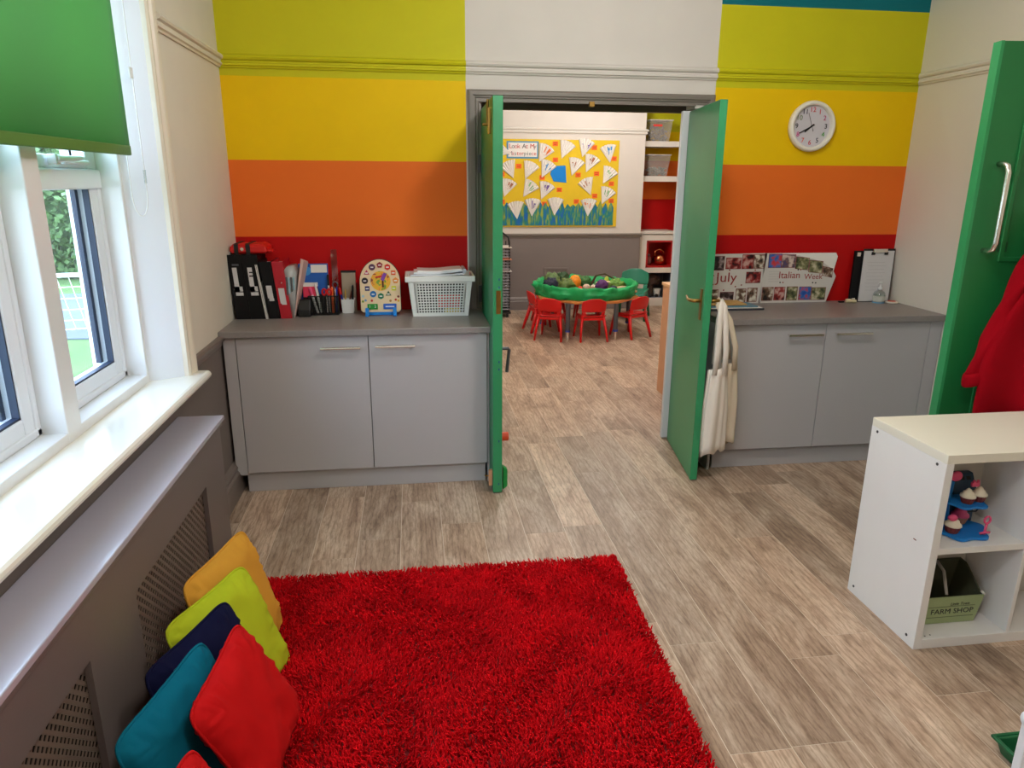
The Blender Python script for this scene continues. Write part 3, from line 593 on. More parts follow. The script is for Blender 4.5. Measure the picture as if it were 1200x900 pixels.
for i, (p0, p1, r) in enumerate([((.12, -.02, .53), (.40, -.12, .52), .03), ((.2, -.24, .50), (.52, -.2, .505), .022), ((.25, -.33, .485), (.5, -.33, .49), .016)]):
    o = OB('wooden_log', G().tube([(TC[0]+p0[0], TC[1]+p0[1], p0[2]), (TC[0]+(p0[0]+p1[0])/2, TC[1]+(p0[1]+p1[1])/2+.01, p0[2]+.012), (TC[0]+p1[0], TC[1]+p1[1], p1[2])], [r, r*1.1, r*.8], 10), mat('bare log', (206, 176, 140), .7)); tag(o, ['thick pale log lying at the back right of the tray', 'medium pale stick lying at the right end of the tray', 'thinnest pale stick along the front right rim of the tray'][i], 'log')
o = OB('driftwood_branch', G().tube([(TC[0]+.1, TC[1]+.15, .5), (TC[0]+.15, TC[1]+.13, .61), (TC[0]+.25, TC[1]+.12, .63), (TC[0]+.37, TC[1]+.05, .57), (TC[0]+.4, TC[1]+0, .5)], [.014, .012, .010, .010, .008], 8), mat('brown twig', (74, 62, 40), .9)); tag(o, 'dark arched twig rising over the back right of the tray', 'branch')
# filler leaves, uncountable
g = G(); rr = random.Random(5)
for i in range(500):
    a = rr.uniform(0, 2*PI); q = .5*math.sqrt(rr.random()); c = Vector((TC[0]+q*math.cos(a), TC[1]+q*math.sin(a), .452+rr.uniform(0, .06))); u = Vector((rr.uniform(-1, 1), rr.uniform(-1, 1), rr.uniform(-.5, .9))).normalized()*.03; v = u.cross(Vector((rr.uniform(-1, 1), rr.uniform(-1, 1), 1))).normalized()*.016
    g.add([c-u, c+v, c+u, c-v, c+Vector((0, 0, .004))], [(0, 1, 4), (1, 2, 4), (2, 3, 4), (3, 0, 4)])
o = OB('leaf_litter', g, mat('mixed leaf litter', (96, 104, 56), .8, var=.6, vscale=25), kind='stuff'); tag(o, 'loose leaves and scraps covering the bottom of the green tray', 'leaves')

def make_chair(lab, m, s, loc, rot, group):
    # plastic stacking chair, built facing +y, back at -y
    t = TH('plastic_chair', lab, 'chair', (0, 0, 0), 0, group)
    g = G(); N = 9; M_ = 9
    def seat(u, v): return Vector((u*(.155-.01*v)*s, v*.14*s, (.285-.018*(1-u*u)*(1-.6*v*v)+.012*max(0, -v)**2-.02*max(0, v)**3)*s))
    vs = []; 
    for z in (0, -.014*s):
        for i in range(N+1):
            for j in range(M_+1): vs.append(seat(-1+2*i/N, -1+2*j/M_)+Vector((0, 0, z)))
    q = (N+1)*(M_+1); fs = []
    for i in range(N):
        for j in range(M_):
            a = i*(M_+1)+j; fs += [(a, a+M_+1, a+M_+2, a+1), (q+a+1, q+a+M_+2, q+a+M_+1, q+a)]
    for j in range(M_): fs += [(j, j+1, q+j+1, q+j), (N*(M_+1)+j+1, N*(M_+1)+j, q+N*(M_+1)+j, q+N*(M_+1)+j+1)]
    for i in range(N): fs += [(i*(M_+1), q+i*(M_+1), q+(i+1)*(M_+1), (i+1)*(M_+1)), ((i+1)*(M_+1)+M_, q+(i+1)*(M_+1)+M_, q+i*(M_+1)+M_, i*(M_+1)+M_)]
    g.add(vs, fs); OB('seat', g, m, t, smooth=True, local=True)
    # backrest: curved shell with a slot above the seat
    def bk(u, v, th): # u -1..1 across, v 0..1 up
        w_ = (.150+.012*math.sin(v*PI)-.034*max(0, v-.72)*3.5*max(0, v-.72)*3.5)*s; z = (.31+.180*v)*s; return Vector((u*w_, (-.145-.045*v+.030*u*u+th)*s, z - (.035*abs(u)**4*s if v > .9 else 0)))
    def shell(u0, u1, v0, v1, n, m_):
        gg = G(); vs = []
        for th in (0, -.013):
            for i in range(n+1):
                for j in range(m_+1): vs.append(bk(u0+(u1-u0)*i/n, v0+(v1-v0)*j/m_, th))
        q = (n+1)*(m_+1); fs = []
        for i in range(n):
            for j in range(m_):
                a = i*(m_+1)+j; fs += [(a, a+1, a+m_+2, a+m_+1), (q+a+m_+1, q+a+m_+2, q+a+1, q+a)]
        for j in range(m_): fs += [(j+1, j, q+j, q+j+1), (n*(m_+1)+j, n*(m_+1)+j+1, q+n*(m_+1)+j+1, q+n*(m_+1)+j)]
        for i in range(n): fs += [((i+1)*(m_+1), i*(m_+1), q+i*(m_+1), q+(i+1)*(m_+1)), (i*(m_+1)+m_, (i+1)*(m_+1)+m_, q+(i+1)*(m_+1)+m_, q+i*(m_+1)+m_)]
        return gg.add(vs, fs)
    g = shell(-1, 1, .12, 1, 12, 6); a = shell(-1, -.66, -.15, .13, 4, 3); g.add(a.v, a.f); a = shell(.66, 1, -.15, .13, 4, 3); g.add(a.v, a.f)
    OB('backrest', g, m, t, smooth=True, local=True, sub=1)
    for sx in (-1, 1):
        for sy in (-1, 1):
            top = Vector((sx*.135*s, sy*.115*s, .275*s)); bot = Vector((sx*.175*s, sy*(.165 if sy > 0 else .20)*s, 0))
            g = G(); r0, r1 = .021*s, .013*s
            g.tube([top, top.lerp(bot, .5)+Vector((sx*.006*s, 0, 0)), bot+Vector((0, 0, 0))], [r0, (r0+r1)/2, r1], 8, flat=1.25); OB('leg', g, m, t, smooth=True, local=True)
    g = G().box(-.145*s, .145*s, -.135*s, -.118*s, .235*s, .268*s).box(-.15*s, -.132*s, -.12*s, .12*s, .235*s, .268*s).box(.132*s, .15*s, -.12*s, .12*s, .235*s, .268*s)
    OB('seat_rim', g, m, t, local=True, bev=.005)
    t.location = loc; t.rotation_euler = (0, 0, rot); t.scale = (.84, .94, .95); return t
ch = make_chair('red plastic child chair at the table, middle of the front three', M_RED, 1.0, (1.885, 7.47, 0), 0, 'red chairs at the low table')
for lab, x, y, r in [('red plastic child chair at the front left corner of the table, turned inward', 1.475, 7.55, -24), ('red plastic child chair at the front right corner of the table, turned inward', 2.36, 7.58, 28), ('red plastic child chair at the left end of the table seen edge on', 1.45, 7.98, -80),
                     ('red plastic child chair mostly hidden behind the left of the table', 1.62, 8.45, 200), ('red plastic child chair mostly hidden behind the right of the table', 2.1, 8.52, 172)]:
    dup(ch, (x, y, 0), R(r), lab)
make_chair('larger teal green plastic chair standing behind the right end of the table', mat('teal green plastic', (8, 116, 88), .45), 1.28, (2.70, 8.62, 0), R(155), 'teal chair')
bpy.data.objects[-1] if 0 else None
# ------------------------------------------------------------------ drying rack, beech cabinet in the far room
dr = TH('drying_rack', 'black wire paper drying rack beside the far wall, seen past the door', 'rack', (1.02, 8.95, 0))
for x in (.82, 1.17):
    for y in (8.8, 9.15): OB('upright', G().cyl((x, y, .06), (x, y, .92), .008), M_BLACK, dr)
for i in range(22):
    z = .10+i*.036; g = G().box(.81, 1.18, 8.79, 8.80, z, z+.014).box(.81, 1.18, 9.15, 9.16, z, z+.008).box(1.165, 1.18, 8.79, 9.16, z, z+.014).box(.81, .82, 8.79, 9.16, z, z+.008)
    for k in range(1, 4): g.box(.82+k*.08, .824+k*.08, 8.79, 9.16, z+.002, z+.006)
    OB('wire_tray', g, mat('silver wire', (150, 150, 156), .5), dr)
OB('top_hoop', G().tube([(1.17, 8.8, .9), (1.16, 8.82, .99), (1.08, 8.9, 1.05), (.98, 8.98, 1.05)], .012), M_BLACK, dr, smooth=True)
for x in (.83, 1.15): OB('castor', G().cyl((x-.012, 8.82, .03), (x+.012, 8.82, .03), .03), M_BLACK, dr)
OB('base', G().box(.80, 1.19, 8.78, 9.17, .05, .075), M_BLACK, dr)
for i, (z, c, l_) in enumerate([(.86, (214, 206, 196), 'white painted sheet on the top tray of the drying rack'), (.70, (220, 140, 110), 'salmon coloured painting on an upper tray of the drying rack'), (.555, (200, 190, 190), 'pale sheet sticking out of the middle of the drying rack')]):
    zz = .10+round((z-.10)/.036)*.036+.009
    o = OB('drying_painting', G().box(.83, 1.20, 8.76, 9.10, zz, zz+.006), mat('sheet%d' % i, c, .8)); tag(o, l_, 'painting', 'paintings on the drying rack')
bc = TH('beech_cabinet', 'beech veneer low cabinet end just beyond the right door', 'cabinet', (2.1, 5.4, 0))
OB('side_panel', G().box(1.960, 1.980, 5.08, 5.46, 0, .87), M_BEECH, bc, bev=.002)
OB('front_panel', G().box(1.980, 2.7, 5.08, 5.10, .05, .87), M_BEECH, bc, bev=.002)
OB('back_panel', G().box(1.980, 2.7, 5.44, 5.46, .05, .87), M_BEECH, bc)
OB('side_panel', G().box(2.7, 2.72, 5.08, 5.46, 0, .87), M_BEECH, bc)
OB('top', G().box(1.950, 2.73, 5.07, 5.47, .87, .892), mat('light beech edge', (222, 176, 128), .5), bc, bev=.003)

# ------------------------------------------------------------------ base cabinets and worktops
def bar_handle(x0, x1, y, z, par):
    g = G().cyl((x0, y-.032, z), (x1, y-.032, z), .0075, n=10); OB('handle', g.cyl((x0+.012, y, z), (x0+.012, y-.032, z), .0055, n=8).cyl((x1-.012, y, z), (x1-.012, y-.032, z), .0055, n=8), M_CHROME, par, smooth=False)
YC = 3.765
cb = TH('base_cabinet', 'pale grey two-door base cabinet under the left worktop', 'cabinet', (-.27, 4.04, 0))
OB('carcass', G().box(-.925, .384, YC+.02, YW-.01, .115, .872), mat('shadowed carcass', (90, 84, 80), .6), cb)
OB('plinth', G().box(-.935, .372, 3.79, 3.808, 0, .115), M_CAB, cb, bev=.002)
OB('filler_panel', G().py([(-.985, .872), (-.926, .872), (-.926, .108), (-.962, .108), (-.978, .13), (-.985, .18)], YC, YC+.02), M_CAB, cb, bev=.001)
o = OB('door', G().box(-.922, -.252, YC, YC+.019, .118, .868), M_CAB, cb, bev=.0015); bar_handle(-.495, -.29, YC, .808, o)
o = OB('door', G().box(-.248, .380, YC, YC+.019, .118, .868), M_CAB, cb, bev=.0015); bar_handle(-.213, -.005, YC, .812, o)
OB('end_panel', G().box(.384, .394, YC+.008, YW-.01, 0, .872), M_CAB, cb)
o = OB('worktop', G().box(-.998, .399, 3.735, YW-.002, .873, .907), M_WT, bev=.004); tag(o, 'grey laminate worktop on the left cabinet, crowded with files and toys', 'worktop')
cb = TH('base_cabinet', 'pale grey two-door base cabinet under the right worktop', 'cabinet', (2.4, 4.04, 0))
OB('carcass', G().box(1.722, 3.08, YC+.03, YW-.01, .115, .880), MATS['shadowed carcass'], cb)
OB('plinth', G().box(1.742, 3.02, 3.812, 3.83, 0, .118), M_CAB, cb, bev=.002)
OB('end_panel', G().box(1.700, 1.716, YC+.02, YW-.01, 0, .880), M_CAB, cb, bev=.002)
o = OB('door', G().box(1.718, 2.350, YC+.01, YC+.029, .124, .877), M_CAB, cb, bev=.0015); bar_handle(2.108, 2.318, YC+.01, .818, o)
o = OB('door', G().box(2.354, 3.005, YC+.01, YC+.029, .124, .877), M_CAB, cb, bev=.0015); bar_handle(2.40, 2.622, YC+.01, .82, o)
OB('filler_panel', G().box(3.009, 3.086, YC+.01, YC+.03, .124, .880), M_CAB, cb, bev=.0015)
o = OB('worktop', G().box(1.70, 3.088, 3.745, YW-.002, .882, .917), M_WT, bev=.004); tag(o, 'grey laminate worktop on the right cabinet below the clock', 'worktop')

# ------------------------------------------------------------------ wall clock
CX, CZ = 2.408, 1.985
ck = TH('wall_clock', 'round white wall clock with coloured numerals on the yellow stripe', 'clock', (CX, YW, CZ-.14))
Mck = Matrix.Translation((CX, YW, CZ)) @ Matrix.Rotation(R(90), 4, 'X')
OB('rim', G().lathe([(.132, 0), (.142, .004), (.147, .025), (.142, .046), (.132, .050), (.122, .046), (.120, .032), (.118, .010)], (0, 0, 0), 48, True, False).xf(Mck), M_FRAMEG if 0 else mat('ivory rim', (236, 230, 218), .3), ck, smooth=True)
OB('face', G().lathe([(.121, .018), (.121, .022)], (0, 0, 0), 48).xf(Mck), mat('clock face', (206, 202, 210), .5), ck)
nc = {12: (206, 40, 50), 1: (214, 60, 60), 2: (190, 40, 110), 3: (30, 26, 32), 4: (70, 160, 50), 5: (24, 34, 70), 6: (206, 36, 50), 7: (226, 96, 70), 8: (200, 50, 130), 9: (28, 26, 28), 10: (110, 130, 70), 11: (36, 30, 60)}
for h, c in nc.items():
    a = PI/2-h*PI/6; text('numeral', str(h), .040, mat('numeral%d' % h, c, .6), ck, face_y(CX+.094*math.cos(a), YW-.0235, CZ+.094*math.sin(a)), .0006)
def hand(ang, l0, l1, w_, y, m, nm):
    d = Vector((math.cos(ang), 0, math.sin(ang))); n = Vector((-d.z, 0, d.x)); g = G(); c = Vector((CX, y, CZ))+d*(l1-l0)/2; g.obox(c, d*(l1+l0)/2, n*w_, (0, .0008, 0)); OB(nm, g, m, ck)
hand(R(90-30*7.72), .018, .052, .0042, YW-.026, M_BLACK, 'hour_hand'); hand(R(90-6*40.3), .02, .085, .003, YW-.028, M_BLACK, 'minute_hand'); hand(R(90-6*56.5), .03, .082, .0009, YW-.030, M_BLACK, 'second_hand')

# ------------------------------------------------------------------ roller blind
rb = TH('roller_blind', 'green roller blind pulled halfway down inside the window', 'blind', (-1.06, 1.65, 1.74))
mb = mat('green blind fabric', (96, 180, 104), .7, bump=.1, bscale=500); tt, bb = nodes(mb)
o_ = tt.nodes['Material Output']; tl = tt.nodes.new('ShaderNodeBsdfTranslucent'); tl.inputs[0].default_value = lin((110, 200, 110)); mx = tt.nodes.new('ShaderNodeMixShader'); mx.inputs[0].default_value = .22
tt.links.new(bb.outputs[0], mx.inputs[1]); tt.links.new(tl.outputs[0], mx.inputs[2]); tt.links.new(mx.outputs[0], o_.inputs[0])
g = G(); n_ = 60; vs = []
for i in range(n_+1):
    y = .20+2.83*i/n_; bow = .006*math.sin(y*5)+.004*math.sin(y*13)
    for z in (1.775, 2.1, 2.4, 2.72): vs.append((-1.062+bow*(1-(z-1.775)*.4), y, z))
fs = []
for i in range(n_):
    for j in range(3): a = i*4+j; fs.append((a, a+4, a+5, a+1))
g.add(vs, fs); OB('fabric', g, mb, rb, smooth=True).modifiers.new('thick', 'SOLIDIFY').thickness = .001
OB('bottom_bar', G().box(-1.072, -1.052, .20, 3.036, 1.742, 1.778), mat('olive green bar', (74, 118, 50), .5), rb, bev=.004)
OB('roller', G().cyl((-1.062, .19, 2.71), (-1.062, 3.05, 2.71), .022), M_WHITEP, rb, smooth=True)
g = G(); pts = []
for i in range(30): 
    a = PI*i/29; pts.append((-1.075+.045*(1-math.cos(a))/2*1.0, 3.045+.035*(1-math.cos(a))/2, 1.60-.085*math.sin(a)))
pts = [(-1.075, 3.045, 2.66)]+pts+[(-1.03, 3.08, 2.66)]
OB('bead_chain', g.tube(pts, .0022, 6), M_WHITEP, rb, smooth=True)
OB('chain_connector', G().cyl((-1.03, 3.08, 1.64), (-1.03, 3.08, 1.69), .005, n=8), M_CLEAR2, rb)
OB('chain_cleat', G().box(-1.035, -1.028, 3.06, 3.09, 2.02, 2.06), M_WHITEP, rb, bev=.002)

# ------------------------------------------------------------------ radiator cover
rc = TH('radiator_cover', 'taupe painted radiator cover with lattice grilles below the window', 'radiator cover', (-.9, 1.5, 0))
XF = -.830; YE = 2.985; YS = .22
OB('top', G().box(-.998, -.812, YS-.015, 3.003, .680, .700), mat('cover top tinted as sky sheen', (178, 174, 186), .16, coat=.7), rb if 0 else rc, bev=.003)  # taupe top lightened towards lilac to stand for reflected sky
OPN = [(1.965, 2.715), (.93, 1.655), (.40, .70)]
g = G(); g.box(XF-.018, XF, YS, YE, .50, .680).box(XF-.018, XF, YS, YE, 0, .145)
for a, b in ((2.715, YE), (1.655, 1.965), (.70, .93), (YS, .40)): g.box(XF-.018, XF, a, b, .145, .50)
OB('front_panel', g, M_COVER, rc)
OB('end_panel', G().box(-.998, XF-.018, YE-.018, YE, 0, .680), M_COVER, rc)
OB('end_panel', G().box(-.998, XF-.018, YS, YS+.018, 0, .680), M_COVER, rc)
OB('nosing', G().box(XF, XF+.010, YS, YE+.008, .660, .680), M_COVER, rc, bev=.002)
for a, b in OPN:
    g = G(); xg = XF-.020
    def clipbar(c0, d, wd, dx):   # strip through (y,z)=c0 along direction d, clipped to the opening
        lo, hi = -9, 9
        for k, (mn, mx_) in enumerate(((a-.012, b+.012), (.135, .51))):
            if abs(d[k]) < 1e-9: continue
            t0, t1 = (mn-c0[k])/d[k], (mx_-c0[k])/d[k]; lo = max(lo, min(t0, t1)); hi = min(hi, max(t0, t1))
        if hi-lo < .004: return
        m_ = (lo+hi)/2; h_ = (hi-lo)/2; g.obox((xg-.0015+dx, c0[0]+d[0]*m_, c0[1]+d[1]*m_), (0, d[0]*h_, d[1]*h_), (0, -d[1]*wd, d[0]*wd), (.0015, 0, 0))
    q_ = .7071; n_ = int((b-a+.5)/.0335)+2
    for k in range(-12, n_+14): clipbar((a+k*.0335, .32), (q_, -q_), .0052, 0)
    for k in range(-16, int((b-a+.5)/.0250)+16): clipbar((a+k*.0290, .32), (q_, q_), .0030, -.0004)
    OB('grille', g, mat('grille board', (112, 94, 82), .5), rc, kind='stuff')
OB('radiator', G().box(-.975, -.93, .45, 2.85, .12, .60), mat('radiator steel darkened as shade', (60, 50, 46), .6), rc, bev=.008)  # radiator colour darkened to stand for shade inside the cover
OB('inner_shade_sheet', G().box(-.996, -.985, YS+.02, YE-.02, .01, .67).box(XF-.050, XF-.046, YS+.02, YE-.02, .01, .67), M_DARK, rc)  # near-black sheets added so the grille holes look shaded
# ------------------------------------------------------------------ rug
RC = [(-.80, .86), (.80, .86), (.872, 2.815), (-.72, 2.815)]
rg = TH('rug', 'bright red shaggy rug on the plank floor', 'rug', (0, 1.85, 0))
OB('backing', G().pz([(-.78, .88), (.775, .88), (.848, 2.795), (-.70, 2.795)], .001, .010), mat('rug backing', (120, 8, 12), .9), rg)
def pile():
    rs = np.random.RandomState(3); N = 64000; S = 4
    u = rs.rand(N); v = rs.rand(N)**0.85; v = 1-(1-v)*1.0
    A = np.array(RC, float); p = (A[0]*(1-u)[:, None]+A[1]*u[:, None])*(1-v)[:, None]+(A[3]*(1-u)[:, None]+A[2]*u[:, None])*v[:, None]
    # clump field decides lean direction
    th = 2.2*np.sin(p[:, 0]*7+1.3*np.sin(p[:, 1]*5))+2.0*np.cos(p[:, 1]*6.1+1.1*np.sin(p[:, 0]*8))+rs.randn(N)*.9
    ln = rs.uniform(.020, .034, N); lean = rs.uniform(.4, 1.4, N); rad = rs.uniform(.0019, .0033, N)
    curl = rs.uniform(-2.0, 2.0, N)
    pos = np.c_[p, np.full(N, .008)]; V = np.zeros((N, S+1, 3, 3)); d = np.zeros((N, 3))
    q = pos.copy()
    for s in range(S+1):
        el = PI/2-lean*(s/S)*1.25; az = th+curl*s/S
        d = np.c_[np.cos(el)*np.cos(az), np.cos(el)*np.sin(az), np.sin(el)]
        sd = np.c_[-np.sin(az), np.cos(az), np.zeros(N)]; up = np.cross(sd, d)
        rr_ = rad*(1.0 if s < S else .35)
        for k in range(3):
            a = 2*PI*k/3; V[:, s, k] = q+rr_[:, None]*(np.cos(a)*sd+np.sin(a)*up)
        q = q+d*(ln/S)[:, None]
    V[..., 2] = np.maximum(V[..., 2], .003)
    nv = (S+1)*3; base = (np.arange(N)*nv)[:, None]; fl = []
    for s in range(S):
        for k in range(3):
            k2 = (k+1) % 3; fl.append([s*3+k, s*3+k2, (s+1)*3+k2, (s+1)*3+k])
    F = (base[:, :, None]+np.array(fl)[None]).reshape(-1, 4)
    me = bpy.data.meshes.new('pile'); me.vertices.add(N*nv); me.vertices.foreach_set('co', (V.reshape(-1, 3)-np.array([0, 1.85, 0])).ravel())
    me.loops.add(F.size); me.loops.foreach_set('vertex_index', F.ravel()); me.polygons.add(len(F)); me.polygons.foreach_set('loop_start', np.arange(len(F))*4); me.polygons.foreach_set('loop_total', np.full(len(F), 4)); me.update(); me.validate()
    me.polygons.foreach_set('use_smooth', np.ones(len(F), bool))
    me.materials.append(mat('red wool yarn', (208, 5, 18), .9, var=.2, vscale=10, spec=.15)); o = bpy.data.objects.new('pile', me); COL.objects.link(o); o.parent = rg; o['kind'] = 'stuff'
pile()
# ------------------------------------------------------------------ cushions
def cushion(lab, A, B, C_, m, s=1.0, th=.046, seed=0, off=(0, 0, 0), back=0):
    A, B, C_ = map(Vector, (A, B, C_)); A = A-Vector((back, 0, 0)); C_ = C_+Vector((back*.3, 0, 0)); cen = (A+C_)/2; u = (B-A); hs = u.length/2*1.11; u.normalize(); v = (B-C_); v = (v-u*v.dot(u)).normalized(); n = u.cross(v).normalized()
    if n.x < 0: n = -n
    cen = cen-n*.008+Vector(off)
    K = 34; g = G(); side = []
    for sg in (1, -1):
        vs = []
        for i in range(K+1):
            for j in range(K+1):
                a = -1+2*i/K; b = -1+2*j/K
                a2 = math.copysign(abs(a)**.85, a); b2 = math.copysign(abs(b)**.85, b)
                pin = 1-.055*(1-b2**2)*abs(a2)**3; pin2 = 1-.055*(1-a2**2)*abs(b2)**3
                ed = max(0, (1-a2**4)*(1-b2**4)); h = th*ed**.55
                e1 = 1-max(abs(a2), abs(b2))
                wr = .014*noise.noise(Vector((a2*2.2+seed, b2*2.2, sg)))*ed + .014*math.exp(-(e1/.24)**2)*noise.noise(Vector((a2*13 if abs(b2) > abs(a2) else a2*3, b2*13 if abs(a2) >= abs(b2) else b2*3, seed+3)))*(ed**.5)*2
                cr = .99 if abs(a2*b2) < .92 else .985
                mxx = max(abs(a2), abs(b2), 1e-6); rn = (abs(a2)**7+abs(b2)**7)**(1/7)+1e-9; cr = mxx/rn
                vs.append(cen+u*(a2*hs*pin*cr)+v*(b2*hs*pin2*cr)+n*sg*(h+wr))
        side.append(vs)
    q = (K+1)**2; fs = []
    for i in range(K):
        for j in range(K):
            a = i*(K+1)+j; fs += [(a, a+K+1, a+K+2, a+1), (q+a+1, q+a+K+2, q+a+K+1, q+a)]
    vs = side[0]+side[1]
    lowz = min(p.z for p in vs); dz = max(0, .006-lowz)
    vs = [p+Vector((0, 0, dz)) for p in vs]
    vs = [Vector((p.x, p.y, max(p.z, .006))) for p in vs]
    t = TH('cushion', lab, 'cushion', (cen.x, cen.y, 0), 0, 'scatter cushions against the radiator cover')
    g.add(vs, fs); o = OB('cover', g, m, t, smooth=True)
    edge = [vs[0*(K+1)+j] for j in range(0, K+1)]+[vs[i*(K+1)+K] for i in range(1, K+1)]+[vs[K*(K+1)+j] for j in range(K-1, -1, -1)]+[vs[i*(K+1)] for i in range(K-1, 0, -1)]
    OB('piping', G().tube(edge, .0045, 6, closed=True), m, t, smooth=True)
def sc36(P, s): return [tuple(Vector((0, 0, 1.66))+(Vector(p)-Vector((0, 0, 1.66)))*s/.36) for p in P]
def cm(n, c): return mat(n, c, .9, bump=.25, bscale=700, spec=.15)
cushion('mustard yellow square cushion, farthest of the row by the radiator cover', *sc36([(-.67, 2.046, .449), (-.62, 2.402, .448), (-.521, 2.388, .102)], .375), cm('mustard cotton', (206, 148, 52)), seed=1, off=(-.006, -.004, 0), back=.045)
cushion('lime green square cushion between the mustard and navy ones', *sc36([(-.737, 1.966, .354), (-.616, 2.305, .358), (-.483, 2.263, .027)], .362), cm('lime cotton', (176, 188, 36)), seed=2, off=(.004, -.012, 0), back=.02)
cushion('dark navy square cushion mostly hidden behind the teal and red ones', *sc36([(-.769, 1.828, .292), (-.636, 2.163, .301), (-.523, 2.128, -.02)], .350), cm('navy cotton', (12, 14, 48)), seed=3)
cushion('teal square cushion leaning on the radiator cover behind the big red one', *sc36([(-.721, 1.498, .338), (-.621, 1.843, .362), (-.51, 1.835, .02)], .362), cm('teal cotton', (2, 96, 118)), seed=4)
cushion('large red square cushion leaning in front of the teal one', *sc36([(-.623, 1.71, .261), (-.578, 2.066, .298), (-.422, 2.079, -.026)], .335), cm('red cotton', (184, 12, 14)), seed=5)
cushion('red cushion at the near end of the row, only its corner in view', (-.62, 1.18, .30), (-.55, 1.50, .32), (-.44, 1.47, .01), cm('red cotton', (200, 22, 22)), seed=6)
# ------------------------------------------------------------------ white cube shelf unit
sx0, sx1, sy0, sy1 = 1.785, 2.565, 2.052, 2.468
su = TH('shelf_unit', 'white cube shelving unit standing on the planks at the right', 'shelf unit', (2.17, 2.26, 0))
OB('side_panel', G().box(sx0, sx0+.030, sy0, sy1, 0, .735), M_WHITEM, su, bev=.0015)
OB('side_panel', G().box(sx1-.030, sx1, sy0, sy1, 0, .735), M_WHITEM, su, bev=.0015)
OB('top', G().box(sx0, sx1, sy0, sy1, .735, .768), mat('cream white melamine', (230, 224, 208), .45), su, bev=.0015)
OB('base', G().box(sx0+.030, sx1-.030, sy0, sy1, 0, .040), M_WHITEM, su, bev=.0015)
OB('shelf', G().box(sx0+.030, 2.160, sy0+.003, sy1-.005, .386, .410), M_WHITEM, su, bev=.001)
OB('shelf', G().box(2.176, sx1-.030, sy0+.003, sy1-.005, .386, .410), M_WHITEM, su, bev=.001)
OB('divider', G().box(2.160, 2.176, sy0+.003, sy1-.005, .040, .735), M_WHITEM, su, bev=.001)
OB('back_panel', G().box(1.985, sx1-.03, 2.300, 2.308, .410, .735).box(1.985, sx1-.03, 2.300, 2.308, .04, .386), mat('off white back board', (214, 208, 198), .6), su)
OB('back_panel', G().box(sx0+.03, 1.984, 2.330, 2.336, .04, .386).box(sx0+.03, 1.984, 2.330, 2.336, .41, .735), M_BLACKS, su, label='black strip standing in for the shaded gap')  # black sheet put in for the dark gap beside the back board
for y, z in ((2.095, .72), (2.43, .72), (2.095, .035), (2.43, .035)):
    o = OB('screw_cap', G().cyl((sx0-.002, y, z), (sx0+.002, y, z), .0055, n=12), mat('dark screw', (60, 58, 60), .4), su)
OB('scuff_mark', G().box(sx0-.0006, sx0+.001, 2.13, 2.145, .405, .409), mat('brown scuff', (110, 60, 40), .8), su)
OB('spare_hole', G().cyl((1.84, 2.07, .0395), (1.84, 2.07, .0408), .003, n=8).cyl((1.865, 2.075, .0395), (1.865, 2.075, .0408), .003, n=8), MATS['dark screw'], su)
# farm shop crate
M_SAGE = mat('sage green board', (150, 164, 118), .7, var=.05, vscale=8); M_SAGED = mat('sage inside darkened as shade', (66, 68, 48), .8)  # crate inside gets a darker sage, its shade put into the colour
fc = TH('toy_crate', 'sage green toy crate lettered farm shop in the lower cube', 'crate', (1.99, 2.2, .041))
y0, y1 = 2.135, 2.285
OB('front_panel', G().py([(1.862, .042), (2.092, .042), (2.118, .152), (1.84, .152)], y0, y0+.006), M_SAGE, fc)
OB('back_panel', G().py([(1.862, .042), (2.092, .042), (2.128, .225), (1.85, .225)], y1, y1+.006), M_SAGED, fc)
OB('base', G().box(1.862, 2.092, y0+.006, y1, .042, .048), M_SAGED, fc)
for s_, xb, xt, xk in ((1, 2.090, 2.116, 2.128), (-1, 1.864, 1.842, 1.852)):
    w_ = .006*s_; P = [(xb, y0+.006, .042), (xb, y1, .042), (xk, y1, .225), (xk, y1-.03, .222), (xt, y0+.006, .150)]; n_ = 5
    vs = P+[(x-w_, y, z) for x, y, z in P]
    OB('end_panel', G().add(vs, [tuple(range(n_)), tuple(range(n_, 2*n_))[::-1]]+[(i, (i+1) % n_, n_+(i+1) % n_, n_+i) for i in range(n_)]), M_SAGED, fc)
OB('rope_handle', G().tube([(2.108, 2.14, .165), (2.125, 2.145, .150), (2.125, 2.16, .135), (2.112, 2.175, .15)], .005, 8), M_PAPER, fc, smooth=True)
OB('rope_handle', G().tube([(1.97, 2.15, .155), (1.985, 2.20, .225), (2.0, 2.26, .235)], .006, 8), mat('grey rope', (170, 166, 158), .9), fc, smooth=True)
text('lettering', 'FARM SHOP', .030, M_BLACK, fc, face_y(1.992, y0-.0008, .092), .0004, sx=1.12)
text('lettering', 'Little Town', .017, mat('dark grey ink', (60, 62, 50), .8), fc, face_y(2.02, y0-.0008, .122, roll=0), .0003, shear=.3)
OB('print_line', G().box(1.89, 2.085, y0-.0008, y0, .112, .1132).box(1.89, 2.085, y0-.0008, y0, .068, .0692), MATS['dark grey ink'], fc)
